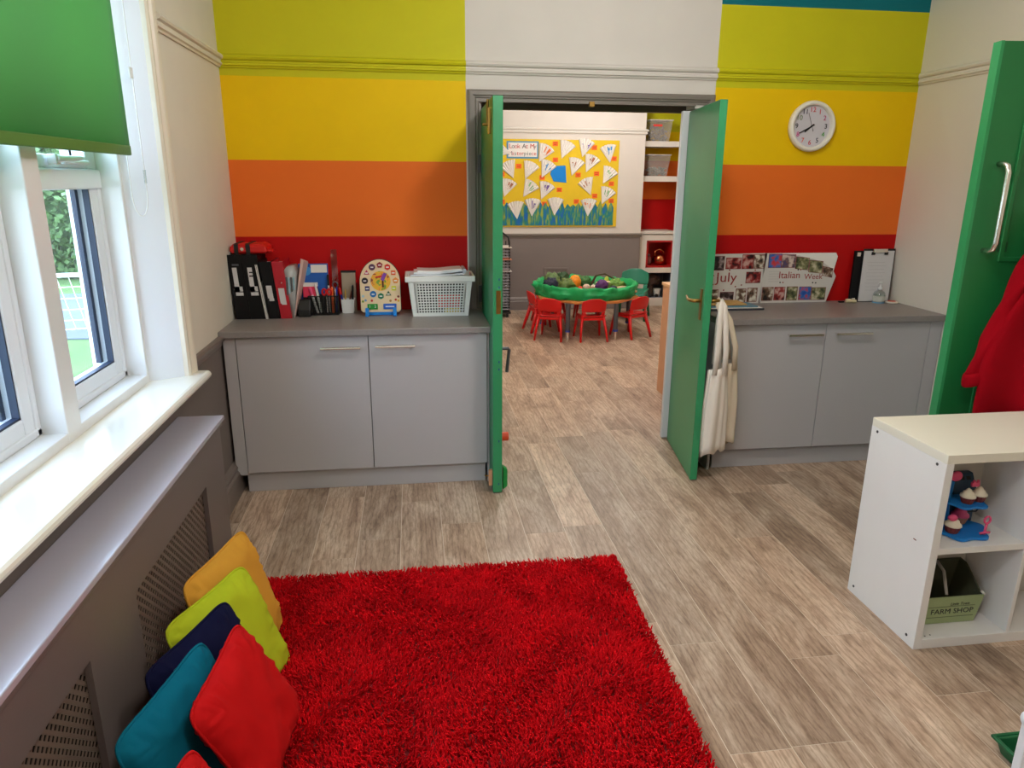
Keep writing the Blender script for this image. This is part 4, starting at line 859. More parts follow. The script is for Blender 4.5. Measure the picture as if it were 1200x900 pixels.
# cake stand with cupcakes
def flower(cx, cy, r, z0, z1):
    pts = []
    for i in range(60):
        a = 2*PI*i/60; q = r*(1+.10*math.cos(6*a)); pts.append((cx+q*math.cos(a), cy+q*math.sin(a)))
    return G().pz(pts, z0, z1)
cs = TH('cake_stand', 'two-tier bright blue toy cake stand in the upper cube', 'cake stand', (1.99, 2.19, .411))
OB('bottom_tier', flower(1.985, 2.185, .100, .412, .424), M_BLUE, cs, bev=.003)
OB('top_tier', flower(1.998, 2.20, .082, .520, .529), M_BLUE, cs, bev=.003)
OB('column', G().tube([(1.965, 2.22, .424), (1.960, 2.22, .50), (1.962, 2.22, .60)], [.014, .010, .012], 12), M_BLUE, cs, smooth=True)
OB('top_heart', G().ball((1.966, 2.205, .618), (.024, .010, .020), 16, 10), M_PINK, cs, smooth=True)
M_CAKE = mat('chocolate brown cup', (120, 44, 36), .5); M_CREAMI = mat('cream icing', (232, 222, 200), .5); M_TAN = mat('tan cup', (190, 130, 96), .5)
def cupcake(x, y, z, top, cup, lab, s=1.0):
    t = TH('toy_cupcake', lab, 'toy cupcake', (x, y, z), 0, 'toy cupcakes on the blue stand')
    prof = []; g = G(); K = 24; rings = []
    for r, zz in ((.017, 0), (.025, .024)): rings.append([(x+s*r*(1+.06*(k % 2))*math.cos(2*PI*k/K), y+s*r*(1+.06*(k % 2))*math.sin(2*PI*k/K), z+zz*s) for k in range(K)])
    g.ring(rings); OB('cup', g, cup, t)
    OB('icing', G().lathe([(.001*s, z+.058*s), (.008*s, z+.053*s), (.012*s, z+.046*s), (.018*s, z+.042*s), (.019*s, z+.036*s), (.026*s, z+.031*s), (.027*s, z+.025*s), (.022*s, z+.021*s)], (x, y, 0), 20), top, t, smooth=True); return t
cupcake(1.992, 2.165, .529, M_CREAMI, M_CAKE, 'cream-topped toy cupcake on the upper tier, left')
cupcake(2.047, 2.175, .529, M_CREAMI, M_CAKE, 'cream-topped toy cupcake on the upper tier, right')
t = cupcake(1.935, 2.145, .424, M_CREAMI, M_CAKE, 'brown toy cupcake with pink topping on the lower tier, left', 1.1)
OB('topping', G().ball((1.925, 2.14, .484), (.018, .014, .012), 12, 8), M_PINK, t, smooth=True)
cupcake(2.02, 2.215, .424, M_PINK, M_TAN, 'pink-topped tan toy cupcake behind the pink crown on the lower tier', 1.15)
o = OB('pink_topper', G().box(2.008, 2.040, 2.172, 2.182, .586, .604).box(2.014, 2.022, 2.172, 2.182, .60, .612).box(2.030, 2.038, 2.172, 2.182, .60, .612), M_PINK, bev=.003); tag(o, 'little pink block tucked between the two upper cupcakes', 'toy')
g = G()
for k in range(5):
    a = 2*PI*k/5; g.tube([(2.045+.012*math.cos(2*PI*q/10)+.0*math.cos(a), 2.115, .480+.014*math.sin(2*PI*q/10)) for q in range(10)], .004, 6, closed=True) if k == 0 else None
g.tube([(2.045, 2.115, .466), (2.040, 2.112, .436), (2.035, 2.108, .427)], .0045, 6); g.tube([(2.018, 2.11, .430), (2.035, 2.105, .436), (2.058, 2.11, .432)], .0045, 6)
o = OB('pink_wand', g, M_PINK, smooth=True); tag(o, 'pink toy wand with a ring head standing on the lower blue tier', 'toy wand')
tl = TH('toy_till', 'dark blue toy till with black keys behind the cake stand', 'toy till', (2.05, 2.265, .411))
OB('body', G().px([(2.235, .412), (2.295, .412), (2.295, .60), (2.27, .60), (2.235, .54)], 1.99, 2.092), mat('navy toy plastic', (34, 66, 92), .5), tl, bev=.004)
OB('foot_wire', G().tube([(2.03, 2.21, .470), (2.075, 2.205, .470), (2.088, 2.205, .49), (2.088, 2.205, .52)], .003, 6), M_BLACK, tl)
for i in range(3):
    for j in range(3): g = G(); g.obox((2.015+j*.026, 2.242+.0045+i*.008, .548+i*.0165), (.009, 0, 0), (0, .0035, .006), (0, -.003, .002)); OB('key', g, M_BLACK, tl)
OB('yellow_panel', G().box(1.905, 1.935, 2.20, 2.206, .50, .56), mat('toy yellow', (214, 180, 70), .5), tl)

# ------------------------------------------------------------------ coat door, handle, sweatshirts
d4 = ST('door_4', (2.80, 2.72, 0))
dv = Vector((.99, -.137, 0)).normalized(); dn = Vector((.137, .99, 0)).normalized()
P0 = Vector((2.248, 2.70, 0))   # near left corner
def dd(a, b, z): p = P0+dv*a+dn*b; return Vector((p.x, p.y, z))
g = G(); g.obox(dd(.415, .024, 1.096), dv*.415, dn*.024, (0, 0, 1.088)); OB('leaf', g, M_GREEN2, d4, bev=.003)
g = G(); g.obox(dd(.006, .024, 1.096), dv*.0065, dn*.0245, (0, 0, 1.0885)); OB('lipping', g, mat('lighter green lipping', (44, 140, 84), .4), d4)
for z0, z1 in ((.2, .85), (1.35, 2.05)):
    g = G(); x0, x1 = .14, .72
    for a, b, c, d in ((x0, x1, z0, z0+.02), (x0, x1, z1-.02, z1), (x0, x0+.02, z0, z1), (x1-.02, x1, z0, z1)): g.obox(dd((a+b)/2, -.004, (c+d)/2), dv*((b-a)/2), dn*.004, (0, 0, (d-c)/2))
    OB('panel_bead', g, M_GREEN2, d4, bev=.003)
hp = [dd(.075, 0, 1.735), dd(.075, -.035, 1.735), dd(.078, -.052, 1.725), dd(.080, -.058, 1.70), dd(.082, -.058, 1.43), dd(.080, -.052, 1.405), dd(.075, -.035, 1.395), dd(.075, 0, 1.395)]
OB('pull_handle', G().tube(hp, .0115, 12), M_CHROME, d4, smooth=True)
OB('coat_hook', G().tube([dd(.50, 0, 1.62), dd(.50, -.06, 1.60), dd(.50, -.085, 1.63), dd(.50, -.09, 1.66)], .008), M_CHROME, d4)
OB('plate', G().add([], []) .box(0, 0, 0, 0, 0, 0) if 0 else (lambda gg: (gg.obox(dd(.15, -.001, 1.41), dv*.02, dn*.001, (0, 0, .02)), gg)[1])(G()), mat('dark plate', (20, 70, 40), .5), d4)
def cloth(rings, name, m, par):   # rings of points
    g = G(); g.ring(rings); return OB(name, g, m, par, smooth=True, sub=1)
def sweat(lab, a0, m, seed, off=0.0, slv=True):
    t = TH('sweatshirt', lab, 'sweatshirt', tuple(dd(a0, -.05, 1.0)))
    K = 40; rings = []
    for i in range(15):
        f = i/14; z = 1.56-.98*f; w_ = .06+.20*min(1, f*1.9)+.02*math.sin(f*9+seed); th = .035+.03*math.sin(min(1, f*1.5)*PI/2); r = []
        for k in range(K):
            a = 2*PI*k/K; fold = .026*math.sin(a*5+seed+f*3)*min(1, f*3)+.014*noise.noise(Vector((math.cos(a)*2+seed, math.sin(a)*2, f*9)))*2
            x = (w_+fold)*math.cos(a)+.03*f; y = -(th+.012)+(th+fold*.9)*math.sin(a)
            r.append(dd(a0+x, min(y, -.004)-off, z+.03*noise.noise(Vector((a, f*3, seed)))))
        rings.append(r)
    cloth(rings, 'body', m, t)
    if slv:
        rings = []; 
        for i in range(20):
            f = i/19; cx = a0-.05-.215*f**.8; z = 1.50-.60*f; w_ = .062-.016*f; r = []
            if f > .93: w_ *= .9
            for k in range(24):
                a = 2*PI*k/24; fold = .006*math.sin(a*3+f*17+seed)+.007*noise.noise(Vector((math.cos(a)*2, f*11, seed)))
                r.append(dd(cx+(w_+fold)*math.cos(a), -.062-off+min(.05, (w_*.75+fold)*math.sin(a)), z+.02*math.cos(a)))
            rings.append(r)
        cloth(rings, 'sleeve', m, t)
        rings = []
        for zz, w_ in ((.915, .050), (.905, .054), (.862, .052), (.855, .044)):
            rings.append([dd(a0-.262+(w_)*math.cos(2*PI*k/24), -.062-off+w_*.75*math.sin(2*PI*k/24), zz+.02*math.cos(2*PI*k/24)) for k in range(24)])
        cloth(rings, 'cuff', m, t)
M_SW = mat('red sweatshirt fleece', (138, 2, 16), .95, bump=.2, bscale=300, spec=.1); M_SW2 = mat('deep red sweatshirt fleece', (112, 2, 10), .95, spec=.1, bump=.2, bscale=300)
sweat('bright red sweatshirt hanging in front on the green door, sleeve dangling left', .335, M_SW, 1.3, .045)
sweat('darker red sweatshirt hanging behind the other on the green door', .47, M_SW2, 4.1, .0, False)
# bag handle? second sleeve folded on the front shirt
# ------------------------------------------------------------------ tote bags on the right door handle
def tote(lab, cx, cy, w_, z0, z1, seed, m):
    t = TH('tote_bag', lab, 'tote bag', (cx, cy, z0), 0, 'canvas bags hanging on the door handle')
    K = 56; rings = []
    for i in range(12):
        f = i/11; z = z1+(z0-z1)*f; ww = w_*(.74+.26*min(1, f*2.2)); r = []
        for k in range(K):
            a = 2*PI*k/K; fo = .011*math.sin(a*3+seed+f*1.2)*(.3+.7*f)+.004*math.sin(a*7+seed*2+f)
            r.append((cx+(ww+fo)*math.cos(a), cy+(.030+fo*.9)*math.sin(a), z+(.02*noise.noise(Vector((math.cos(a)*2, math.sin(a)*2, seed)))+.022*math.cos(a+seed))*(1 if f > .5 else .4)))
        rings.append(r)
    g = G(); g.ring(rings); OB('body', g, m, t, smooth=True)
    for s_ in (-1, 1):
        g = G(); g.tube([(cx+s_*w_*.42, cy-.028, z1-.03), (cx+s_*w_*.36, cy-.030, z1+.10), (cx*.6+1.64*.4+s_*.016, cy-.022, .93), (1.645+s_*.008, cy-.012, 1.015), (1.648, cy+.004, 1.040), (1.650+s_*.006, cy+.018, 1.01), (cx*.6+1.64*.4+s_*.012, cy+.026, .93), (cx+s_*w_*.28, cy+.030, z1+.02)], .0165, 8, flat=.45); OB('strap', g, m, t, smooth=True)
M_CAN = mat('cream canvas', (232, 220, 206), .85, bump=.3, bscale=400); M_CAN2 = mat('beige canvas', (216, 200, 176), .85, bump=.3, bscale=400)
tote('cream canvas tote bag hanging in front on the right door handle', 1.652, 3.64, .068, .165, .665, .4, M_CAN)
tote('beige canvas tote bag hanging behind the cream one on the right door handle', 1.725, 3.685, .07, .215, .68, 2.2, M_CAN2)

# ------------------------------------------------------------------ things on the left worktop
ZW = .9075
def lean(pts_x, ang, cx): return pts_x
def binder(lab, x0, w_, y0, dep, h, tilt, m, ht, group='files standing on the left worktop', white=None, seed=0):
    # box leaning sideways: x shifts with height by tilt
    t = TH('lever_arch_file', lab, 'file', (x0+w_/2, y0+dep/2, ZW), 0, group)
    def q(x, y, z): return (x+tilt*(z-ZW)/h, y, z)
    def bx(a, b, c, d, e, f): return G().add([q(x, y, z) for x in (a, b) for y in (c, d) for z in (e, f)], [(0, 1, 3, 2), (4, 6, 7, 5), (0, 4, 5, 1), (2, 3, 7, 6), (0, 2, 6, 4), (1, 5, 7, 3)])
    OB('spine', bx(x0, x0+w_, y0, y0+.003, ZW, ZW+h), m, t); OB('cover', bx(x0, x0+.003, y0+.003, y0+dep, ZW, ZW+h), m, t); OB('cover', bx(x0+w_-.003, x0+w_, y0+.003, y0+dep, ZW, ZW+h), m, t)
    OB('paper_block', bx(x0+.004, x0+w_-.006, y0+.02, y0+dep-.01, ZW+.006, ZW+h-.02), M_PAPER, t)
    cx = x0+w_/2
    for a, b, c, d in ht: OB('spine_label', bx(cx+a, cx+b, y0-.0012, y0, ZW+c, ZW+d), mat('label card', (206, 204, 204), .7), t)
    return t, bx
M_BK2 = mat('black file board', (9, 8, 10), .5, spec=.25)
lab_l = [(-.020, .004, .155, .285), (-.020, .020, .155, .182), (-.020, .020, .132, .150)]
t, bx = binder('tall black file with an L-shaped white label, far left on the left worktop', -.982, .078, 4.085, .225, .355, -.022, M_BK2, lab_l)
OB('label_code', bx(-.96, -.925, 4.0835, 4.0845, ZW+.295, ZW+.305), M_GREY, t)
t, bx = binder('tall black file with a scribbled white label, second from the left wall', -.903, .080, 4.085, .225, .355, -.022, M_BK2, lab_l)
OB('ink_scribble', bx(-.878, -.858, 4.0832, 4.0838, ZW+.235, ZW+.243).add(bx(-.876, -.854, 4.0832, 4.0838, ZW+.255, ZW+.262).v, [(0, 1, 3, 2), (4, 6, 7, 5), (0, 4, 5, 1), (2, 3, 7, 6), (0, 2, 6, 4), (1, 5, 7, 3)]), M_BLACK, t)
t, bx = binder('shorter black file with a curled white label beside the red file', -.808, .062, 4.085, .22, .315, -.03, M_BK2, [(-.016, .014, .115, .185), (-.010, .016, .10, .115)])
t, bx = binder('red file with a white label among the black ones', -.742, .060, 4.085, .22, .315, -.03, mat('crimson file board', (176, 14, 34), .42), [(-.018, .014, .085, .170), (-.012, .014, .078, .085)])
o = OB('file_rivet', G().cyl((-.725, 4.083, ZW+.20), (-.725, 4.085, ZW+.20), .003), M_CHROME, t)
# plastic sleeve far left, paper wallets between files
o = OB('plastic_wallet', G().add([(-.990, 4.12, ZW), (-.990, 4.30, ZW), (-.996, 4.12, ZW+.37), (-.996, 4.30, ZW+.37), (-.987, 4.12, ZW), (-.987, 4.30, ZW), (-.993, 4.12, ZW+.37), (-.993, 4.30, ZW+.37)], [(0, 1, 3, 2), (4, 6, 7, 5), (0, 4, 5, 1), (2, 3, 7, 6), (0, 2, 6, 4), (1, 5, 7, 3)]), mat('milky plastic', (214, 208, 202), .3)); tag(o, 'thin milky plastic wallet squeezed against the left wall', 'wallet')
for i, (x, l_) in enumerate(((-.822, 'white paper wallet wedged between the tall and short black files'), (-.815, 'second pale paper wallet wedged beside the short black file'))):
    q = -.035
    o = OB('paper_wallet', G().add([(x, 4.075, ZW), (x, 4.28, ZW), (x+q, 4.075, ZW+.30), (x+q, 4.28, ZW+.315), (x+.003, 4.075, ZW), (x+.003, 4.28, ZW), (x+q+.003, 4.075, ZW+.30), (x+q+.003, 4.28, ZW+.315)], [(0, 1, 3, 2), (4, 6, 7, 5), (0, 4, 5, 1), (2, 3, 7, 6), (0, 2, 6, 4), (1, 5, 7, 3)]), M_PAPER); tag(o, l_, 'wallet')
# red zip case with black straps on the files
rz = TH('red_case', 'red first aid style case with two black straps lying on the tall files', 'case', (-.905, 4.2, ZW+.355))
g = G(); z0_ = ZW+.357
g.ring([[(-.990+e, 4.115+e, z0_+z), (-.795-e*1.6, 4.115+e, z0_+z), (-.795-e*1.6, 4.295-e, z0_+z), (-.990+e, 4.295-e, z0_+z)] for e, z in ((.004, 0), (0, .012), (.002, .036), (.014, .050), (.02, .052))])
OB('body', g, mat('red nylon', (200, 14, 10), .5), rz, bev=.008, smooth=False)
for x in (-.955, -.893):
    OB('strap', G().box(x-.011, x+.011, 4.111, 4.116, z0_-.01, z0_+.050).box(x-.011, x+.011, 4.112, 4.297, z0_+.0515, z0_+.0545), M_BLACK, rz)
OB('snap', G().cyl((-.924, 4.116, ZW+.382), (-.924, 4.109, ZW+.382), .009), M_CHROME, rz)
OB('zip_tail', G().box(-.80, -.775, 4.16, 4.24, ZW+.362, ZW+.375), MATS['red nylon'], rz, bev=.004)
# clear magazine wallet fan and clear magazine holder
mh = TH('magazine_holder', 'clear plastic wallet of bunting and papers fanned open beside the red file', 'wallet', (-.655, 4.15, ZW))
g = G(); g.ring([[(-.686, 4.09, ZW), (-.672, 4.09, ZW), (-.672, 4.27, ZW), (-.686, 4.27, ZW)], [(-.705, 4.09, ZW+.15), (-.655, 4.09, ZW+.15), (-.655, 4.27, ZW+.15), (-.705, 4.27, ZW+.15)], [(-.715, 4.09, ZW+.255), (-.645, 4.09, ZW+.255), (-.645, 4.27, ZW+.255), (-.715, 4.27, ZW+.255)], [(-.695, 4.09, ZW+.285), (-.665, 4.09, ZW+.285), (-.665, 4.27, ZW+.285), (-.695, 4.27, ZW+.285)]])
OB('pouch', g, mat('hazy pouch', (176, 176, 176), .25), mh, smooth=True)
for i in range(4): OB('bunting_strip', G().box(-.702+i*.013, -.695+i*.013, 4.084, 4.090, ZW+.13+.01*i, ZW+.23), mat('pale blue bunting', (150, 190, 204), .6) if i % 2 else M_GREY, mh)
OB('sheet', G().add([(-.674, 4.10, ZW), (-.674, 4.25, ZW), (-.615, 4.10, ZW+.33), (-.60, 4.25, ZW+.30), (-.671, 4.10, ZW), (-.671, 4.25, ZW), (-.60, 4.10, ZW+.32), (-.597, 4.25, ZW+.29)], [(0, 1, 3, 2), (4, 6, 7, 5), (0, 4, 5, 1), (2, 3, 7, 6), (0, 2, 6, 4), (1, 5, 7, 3)]), mat('pinkish card', (214, 178, 170), .7), mh)
# blue box behind
o = OB('blue_folder', G().box(-.655, -.49, 4.245, 4.26, ZW, ZW+.285), mat('royal blue folder', (20, 90, 176), .5), bev=.002); tag(o, 'upright blue folder standing against the red wall behind the desk tidy', 'folder')
OB('folder_label', G().box(-.585, -.495, 4.243, 4.245, ZW+.235, ZW+.28), M_PAPER, o); OB('round_badge', G().cyl((-.61, 4.242, ZW+.245), (-.61, 4.246, ZW+.245), .026, n=20), mat('pale blue disc', (70, 150, 214), .5), o)
# black tape dispenser / desk tidy
dt = TH('desk_tidy', 'black wire mesh desk tidy crammed with pens', 'desk tidy', (-.52, 4.2, ZW))
g = G(); X0, X1, Y0, Y1 = -.60, -.435, 4.165, 4.24
g.box(X0, X1, Y0, Y1, ZW, ZW+.004)
for i in range(24): x = X0+(X1-X0)*i/23; g.box(x-.0008, x+.0008, Y0, Y0+.0012, ZW, ZW+.11)
for i in range(15): z = ZW+.11*i/14; g.box(X0, X1, Y0, Y0+.0012, z-.0008, z+.0008)
g.box(X0, X0+.002, Y0, Y1, ZW, ZW+.11).box(X1-.002, X1, Y0, Y1, ZW, ZW+.11).box(X0, X1, Y1-.002, Y1, ZW, ZW+.11).box(-.52, -.518, Y0, Y1, ZW, ZW+.10)
g.box(X0-.002, X1+.002, Y0-.002, Y0+.003, ZW+.106, ZW+.112)
OB('mesh_body', g, M_BLACK, dt)
o = OB('tape_dispenser', G().px([(4.12, ZW), (4.19, ZW), (4.19, ZW+.05), (4.17, ZW+.095), (4.15, ZW+.095), (4.12, ZW+.04)], -.655, -.585), M_BLACK, bev=.006); tag(o, 'chunky black tape dispenser left of the mesh desk tidy', 'tape dispenser')
o = OB('note_block', G().box(-.630, -.552, 4.205, 4.235, ZW+.100, ZW+.160), mat('hot pink notes', (224, 50, 86), .7)); tag(o, 'block of hot pink sticky notes sitting on the tape dispenser', 'sticky notes')
OB('cream_pad', G().box(-.632, -.550, 4.205, 4.235, ZW+.160, ZW+.180), M_PAPER, o)
OB('stand', G().box(-.63, -.605, 4.2, 4.235, ZW, ZW+.1), M_BLACK, o)
def pen(lab, x, y, z0, ln, tx, ty, m, r=.0045, cat='pen', cap=None, grp='pens in the desk tidy and pot'):
    p0 = Vector((x, y, z0)); d = Vector((tx, ty, 1)).normalized(); o = OB('pen', G().tube([p0, p0+d*ln*.93, p0+d*ln], [r, r, r*.5], 8), m); tag(o, lab, cat, grp)
    if cap: OB('cap', G().cyl(p0+d*ln*.72, p0+d*(ln+.002), r*1.25, n=8), cap, o)
mo = mat('orange pen barrel', (232, 96, 30), .4); mblu = mat('blue pen barrel', (30, 50, 150), .4); mg = mat('gold pencil', (200, 160, 70), .5)
pen('white marker with pink end leaning left in the desk tidy', -.555, 4.20, ZW+.008, .150, -.25, 0, M_WHITEP, .007, cap=M_PINK)
pen('white marker leaning left beside the pink-ended one', -.535, 4.20, ZW+.008, .175, -.16, 0, M_WHITEP, .006)
pen('silver pen leaning in the centre of the desk tidy', -.525, 4.21, ZW+.008, .160, -.2, 0, M_CHROME, .005)
pen('upright orange pen in the desk tidy', -.468, 4.20, ZW+.008, .150, 0, 0, mo, .007)
pen('slim blue pen at the right of the desk tidy', -.450, 4.21, ZW+.008, .150, .05, 0, mblu)
pen('tall white pen at the back of the desk tidy', -.49, 4.23, ZW+.008, .215, .0, 0, M_WHITEP, .005, cap=M_BLACK)
sc_ = TH('scissors', 'silver-grey scissors handles up in the desk tidy', 'scissors', (-.455, 4.225, ZW+.1))
OB('handle', G().tube([(-.452+.014*math.cos(2*PI*k/16), 4.225, ZW+.165+.019*math.sin(2*PI*k/16)) for k in range(16)], .0035, 6, closed=True), M_GREY, sc_, smooth=True)
OB('blade', G().box(-.457, -.449, 4.224, 4.227, ZW+.02, ZW+.147), M_CHROME, sc_)
sc_ = TH('scissors', 'red-handled scissors in the middle of the desk tidy', 'scissors', (-.50, 4.2, ZW+.1))
for x in (-.512, -.484): OB('handle', G().tube([(x+.011*math.cos(2*PI*k/16), 4.19, ZW+.13+.017*math.sin(2*PI*k/16)) for k in range(16)], .006, 6, closed=True), M_RED, sc_, smooth=True)
OB('blade', G().box(-.502, -.494, 4.189, 4.192, ZW+.012, ZW+.12), M_CHROME, sc_)
o = OB('ruler', G().box(-.475, -.440, 4.302, 4.304, ZW, ZW+.36), M_CLEAR2); tag(o, 'clear plastic ruler standing up behind the desk tidy', 'ruler')
wp = TH('pen_pot', 'square white pot holding pencils and a black marker', 'pot', (-.385, 4.24, ZW))
g = G(); 
def sq(x0, x1, y0, y1, z): return [(x0, y0, z), (x1, y0, z), (x1, y1, z), (x0, y1, z)]
g.ring([sq(-.418, -.354, 4.215, 4.275, ZW), sq(-.423, -.345, 4.21, 4.28, ZW+.082), sq(-.420, -.348, 4.213, 4.277, ZW+.082), sq(-.412, -.358, 4.22, 4.27, ZW+.01)]); OB('body', g, M_WHITEP, wp, bev=.005)
pen('black marker standing at the right of the white pot', -.362, 4.24, ZW+.012, .150, .05, 0, M_BLACK, .006)
pen('gold pencil standing in the white pot', -.400, 4.24, ZW+.012, .125, .02, 0, mg, .004)
pen('brown pencil leaning in the white pot', -.390, 4.25, ZW+.012, .120, .25, 0, mat('brown barrel', (110, 50, 36), .5), .005)
pen('red and blue pen leaning left in the white pot', -.405, 4.24, ZW+.012, .135, -.2, 0, mblu, .006, cap=M_RED)
o = OB('card_box', G().box(-.420, -.340, 4.285, 4.312, ZW, ZW+.235), mat('khaki card', (168, 152, 132), .8), bev=.002); tag(o, 'upright khaki card sleeve with a black top edge behind the white pot', 'card sleeve'); OB('black_edge', G().box(-.422, -.338, 4.283, 4.314, ZW+.228, ZW+.238), M_BLACK, o)
# wooden toy clock
tcx, tcy = -.192, 4.13
ty = TH('toy_clock', 'arched wooden toy clock with coloured shape pieces on blue feet', 'toy clock', (tcx, tcy, ZW))
pts = [(tcx+.113, ZW+.03), (tcx+.113, ZW+.185)]+[(tcx+.113*math.cos(a), ZW+.19+.128*math.sin(a)) for a in [PI*k/24 for k in range(1, 24)]]+[(tcx-.113, ZW+.185), (tcx-.113, ZW+.03), (tcx-.10, ZW+.018), (tcx+.10, ZW+.018)]
OB('board', G().py(pts, tcy, tcy+.014), mat('pale plywood', (232, 206, 166), .5), ty, bev=.003)
OB('edge', G().py([(tcx+(x-tcx)*1.03, ZW+.16+(z-ZW-.16)*1.02) for x, z in pts], tcy+.013, tcy+.020), M_BLACK, ty)
for s_ in (-1, 1): OB('foot', G().px([(tcy-.035, ZW), (tcy+.06, ZW), (tcy+.06, ZW+.012), (tcy+.02, ZW+.045), (tcy-.012, ZW+.045), (tcy-.035, ZW+.015)], tcx+s_*.078-.010, tcx+s_*.078+.010), M_BLUE, ty, bev=.002)
OB('foot_bar', G().box(tcx-.08, tcx+.08, tcy+.0, tcy+.012, ZW+.002, ZW+.020), M_BLUE, ty)
mp_ = mat('farm picture', (196, 150, 40), .7); tt, bb = nodes(mp_); ge = tt.nodes.new('ShaderNodeNewGeometry'); vo = tt.nodes.new('ShaderNodeTexNoise'); vo.inputs['Scale'].default_value = 32; vo.inputs['Detail'].default_value = 2; cc = tt.nodes.new('ShaderNodeValToRGB'); cc.color_ramp.interpolation = 'CONSTANT'
e = cc.color_ramp.elements; e[0].position = 0; e[0].color = lin((120, 160, 60)); e[1].position = .42; e[1].color = lin((232, 180, 50)); x = e.new(.56); x.color = lin((238, 160, 60)); x = e.new(.64); x.color = lin((150, 80, 50))
tt.links.new(ge.outputs['Position'], vo.inputs[0]); tt.links.new(vo.outputs[0], cc.inputs[0]); tt.links.new(cc.outputs[0], bb.inputs['Base Color'])
OB('picture_disc', G().cyl((tcx+.004, tcy-.0015, ZW+.198), (tcx+.004, tcy, ZW+.198), .056, n=32), mp_, ty)
g = G(); g.obox((tcx+.022, tcy-.004, ZW+.222), (.010, 0, .020), (0, .0015, 0), (.009, 0, -.004)); OB('hand', g, mat('violet piece', (130, 70, 170), .4), ty)
g = G(); g.obox((tcx+.016, tcy-.004, ZW+.19), (0, 0, .028), (0, .001, 0), (.005, 0, 0)); OB('hand', g, mat('brown piece', (90, 40, 26), .4), ty)
g = G(); g.obox((tcx-.006, tcy-.003, ZW+.222), (.018, 0, .004), (0, .001, 0), (0, 0, .005)); OB('hand', g, M_RED, ty)
ring_c = [(150, 24, 40), (214, 44, 30), (220, 90, 40), (226, 140, 60), (206, 206, 40), (30, 90, 50), (30, 120, 84), (30, 110, 180), (40, 40, 100), (40, 30, 40), (180, 40, 90), (80, 36, 70)]
sh = [5, 6, 4, 5, 4, 3, 6, 16, 4, 12, 3, 16]
for h in range(12):
    a = PI/2-h*PI/6; x = tcx+.002+.086*math.cos(a); z = ZW+.200+.088*math.sin(a); n_ = sh[h]; r0 = PI/2 if n_ != 4 else PI/4
    o = OB('shape_piece', G().py([(x+.018*math.cos(r0+2*PI*k/n_), z+.018*math.sin(r0+2*PI*k/n_)) for k in range(n_)], tcy-.004, tcy), mat('piece%d' % h, ring_c[h], .4), ty)
    OB('piece_label', G().box(x-.008, x+.008, tcy-.0046, tcy-.004, z-.004, z+.003), M_PAPER, o)
for x0_, x1_, c, nm in ((-.076, -.018, (40, 140, 50), 'green'), (.014, .088, (40, 96, 190), 'blue')):
    o = OB('block', G().box(tcx+x0_, tcx+x1_, tcy-.006, tcy, ZW+.036, ZW+.068), mat(nm+' block', c, .4), ty, bev=.002)
    OB('block_text', G().box(tcx+x0_+.012, tcx+x1_-.012, tcy-.0068, tcy-.006, ZW+.049, ZW+.055), M_PAPER, o) if nm == 'blue' else (text('numeral', '1', .022, M_PAPER, o, face_y(tcx-.062, tcy-.0066, ZW+.052), .0003), text('numeral', '2', .022, M_PAPER, o, face_y(tcx-.032, tcy-.0066, ZW+.052), .0003))
for i, (x, z, c) in enumerate([(-.098, .112, (160, 200, 220)), (-.085, .088, (110, 150, 190)), (-.05, .086, (200, 40, 50)), (-.10, .082, (120, 150, 60)), (.055, .084, (170, 120, 60)), (.085, .09, (200, 60, 40)), (.10, .108, (130, 60, 50)), (.10, .084, (220, 170, 50))]):
    OB('painted_dot', G().cyl((tcx+x, tcy-.001, ZW+z), (tcx+x, tcy, ZW+z), .007, n=10), mat('dot%d' % i, c, .6), ty)
# white basket with papers
bk = TH('storage_basket', 'white plastic basket with square holes on the left worktop', 'basket', (.145, 4.17, ZW))
M_BAS = mat('white basket plastic', (232, 232, 226), .4)
bx0, bx1, by0, by1, H_ = -.012, .305, 4.075, 4.285, .205
def bq(u, v, w_): # u,v in 0..1 over the plan, w height fraction, sides flare
    k = .022*w_; x = bx0-k+(bx1-bx0+2*k)*u; y = by0-k+(by1-by0+2*k)*v; return (x, y, ZW+H_*w_)
g = G(); th = .003
def wallgrid(nu, nw, f, fin):
    # lattice wall: f maps (a,w) -> outer point ; fin -> inner point
    def bar(a0, a1, w0, w1):
        P = [f(a0, w0), f(a1, w0), f(a1, w1), f(a0, w1), fin(a0, w0), fin(a1, w0), fin(a1, w1), fin(a0, w1)]; g.add(P, [(0, 1, 2, 3), (7, 6, 5, 4), (0, 4, 5, 1), (1, 5, 6, 2), (2, 6, 7, 3), (3, 7, 4, 0)])
    m0, m1, b0, b1 = .07, .07, .09, .93
    bar(0, m0, 0, 1); bar(1-m1, 1, 0, 1); bar(m0, 1-m1, 0, b0); bar(m0, 1-m1, b1, 1)
    su_ = (1-m0-m1)/nu; sw = (b1-b0)/nw
    for i in range(nu+1): c = m0+su_*i; bar(max(m0, c-su_*.20), min(1-m1, c+su_*.20), b0, b1)
    for j in range(nw+1): c = b0+sw*j; bar(m0, 1-m1, max(b0, c-sw*.20), min(b1, c+sw*.20))
wallgrid(18, 11, lambda a, w_: bq(a, 0, w_), lambda a, w_: (bq(a, 0, w_)[0], bq(a, 0, w_)[1]+th, bq(a, 0, w_)[2]))
wallgrid(12, 11, lambda a, w_: bq(0, a, w_), lambda a, w_: (bq(0, a, w_)[0]+th, bq(0, a, w_)[1], bq(0, a, w_)[2]))
wallgrid(12, 11, lambda a, w_: bq(1, a, w_), lambda a, w_: (bq(1, a, w_)[0]-th, bq(1, a, w_)[1], bq(1, a, w_)[2]))
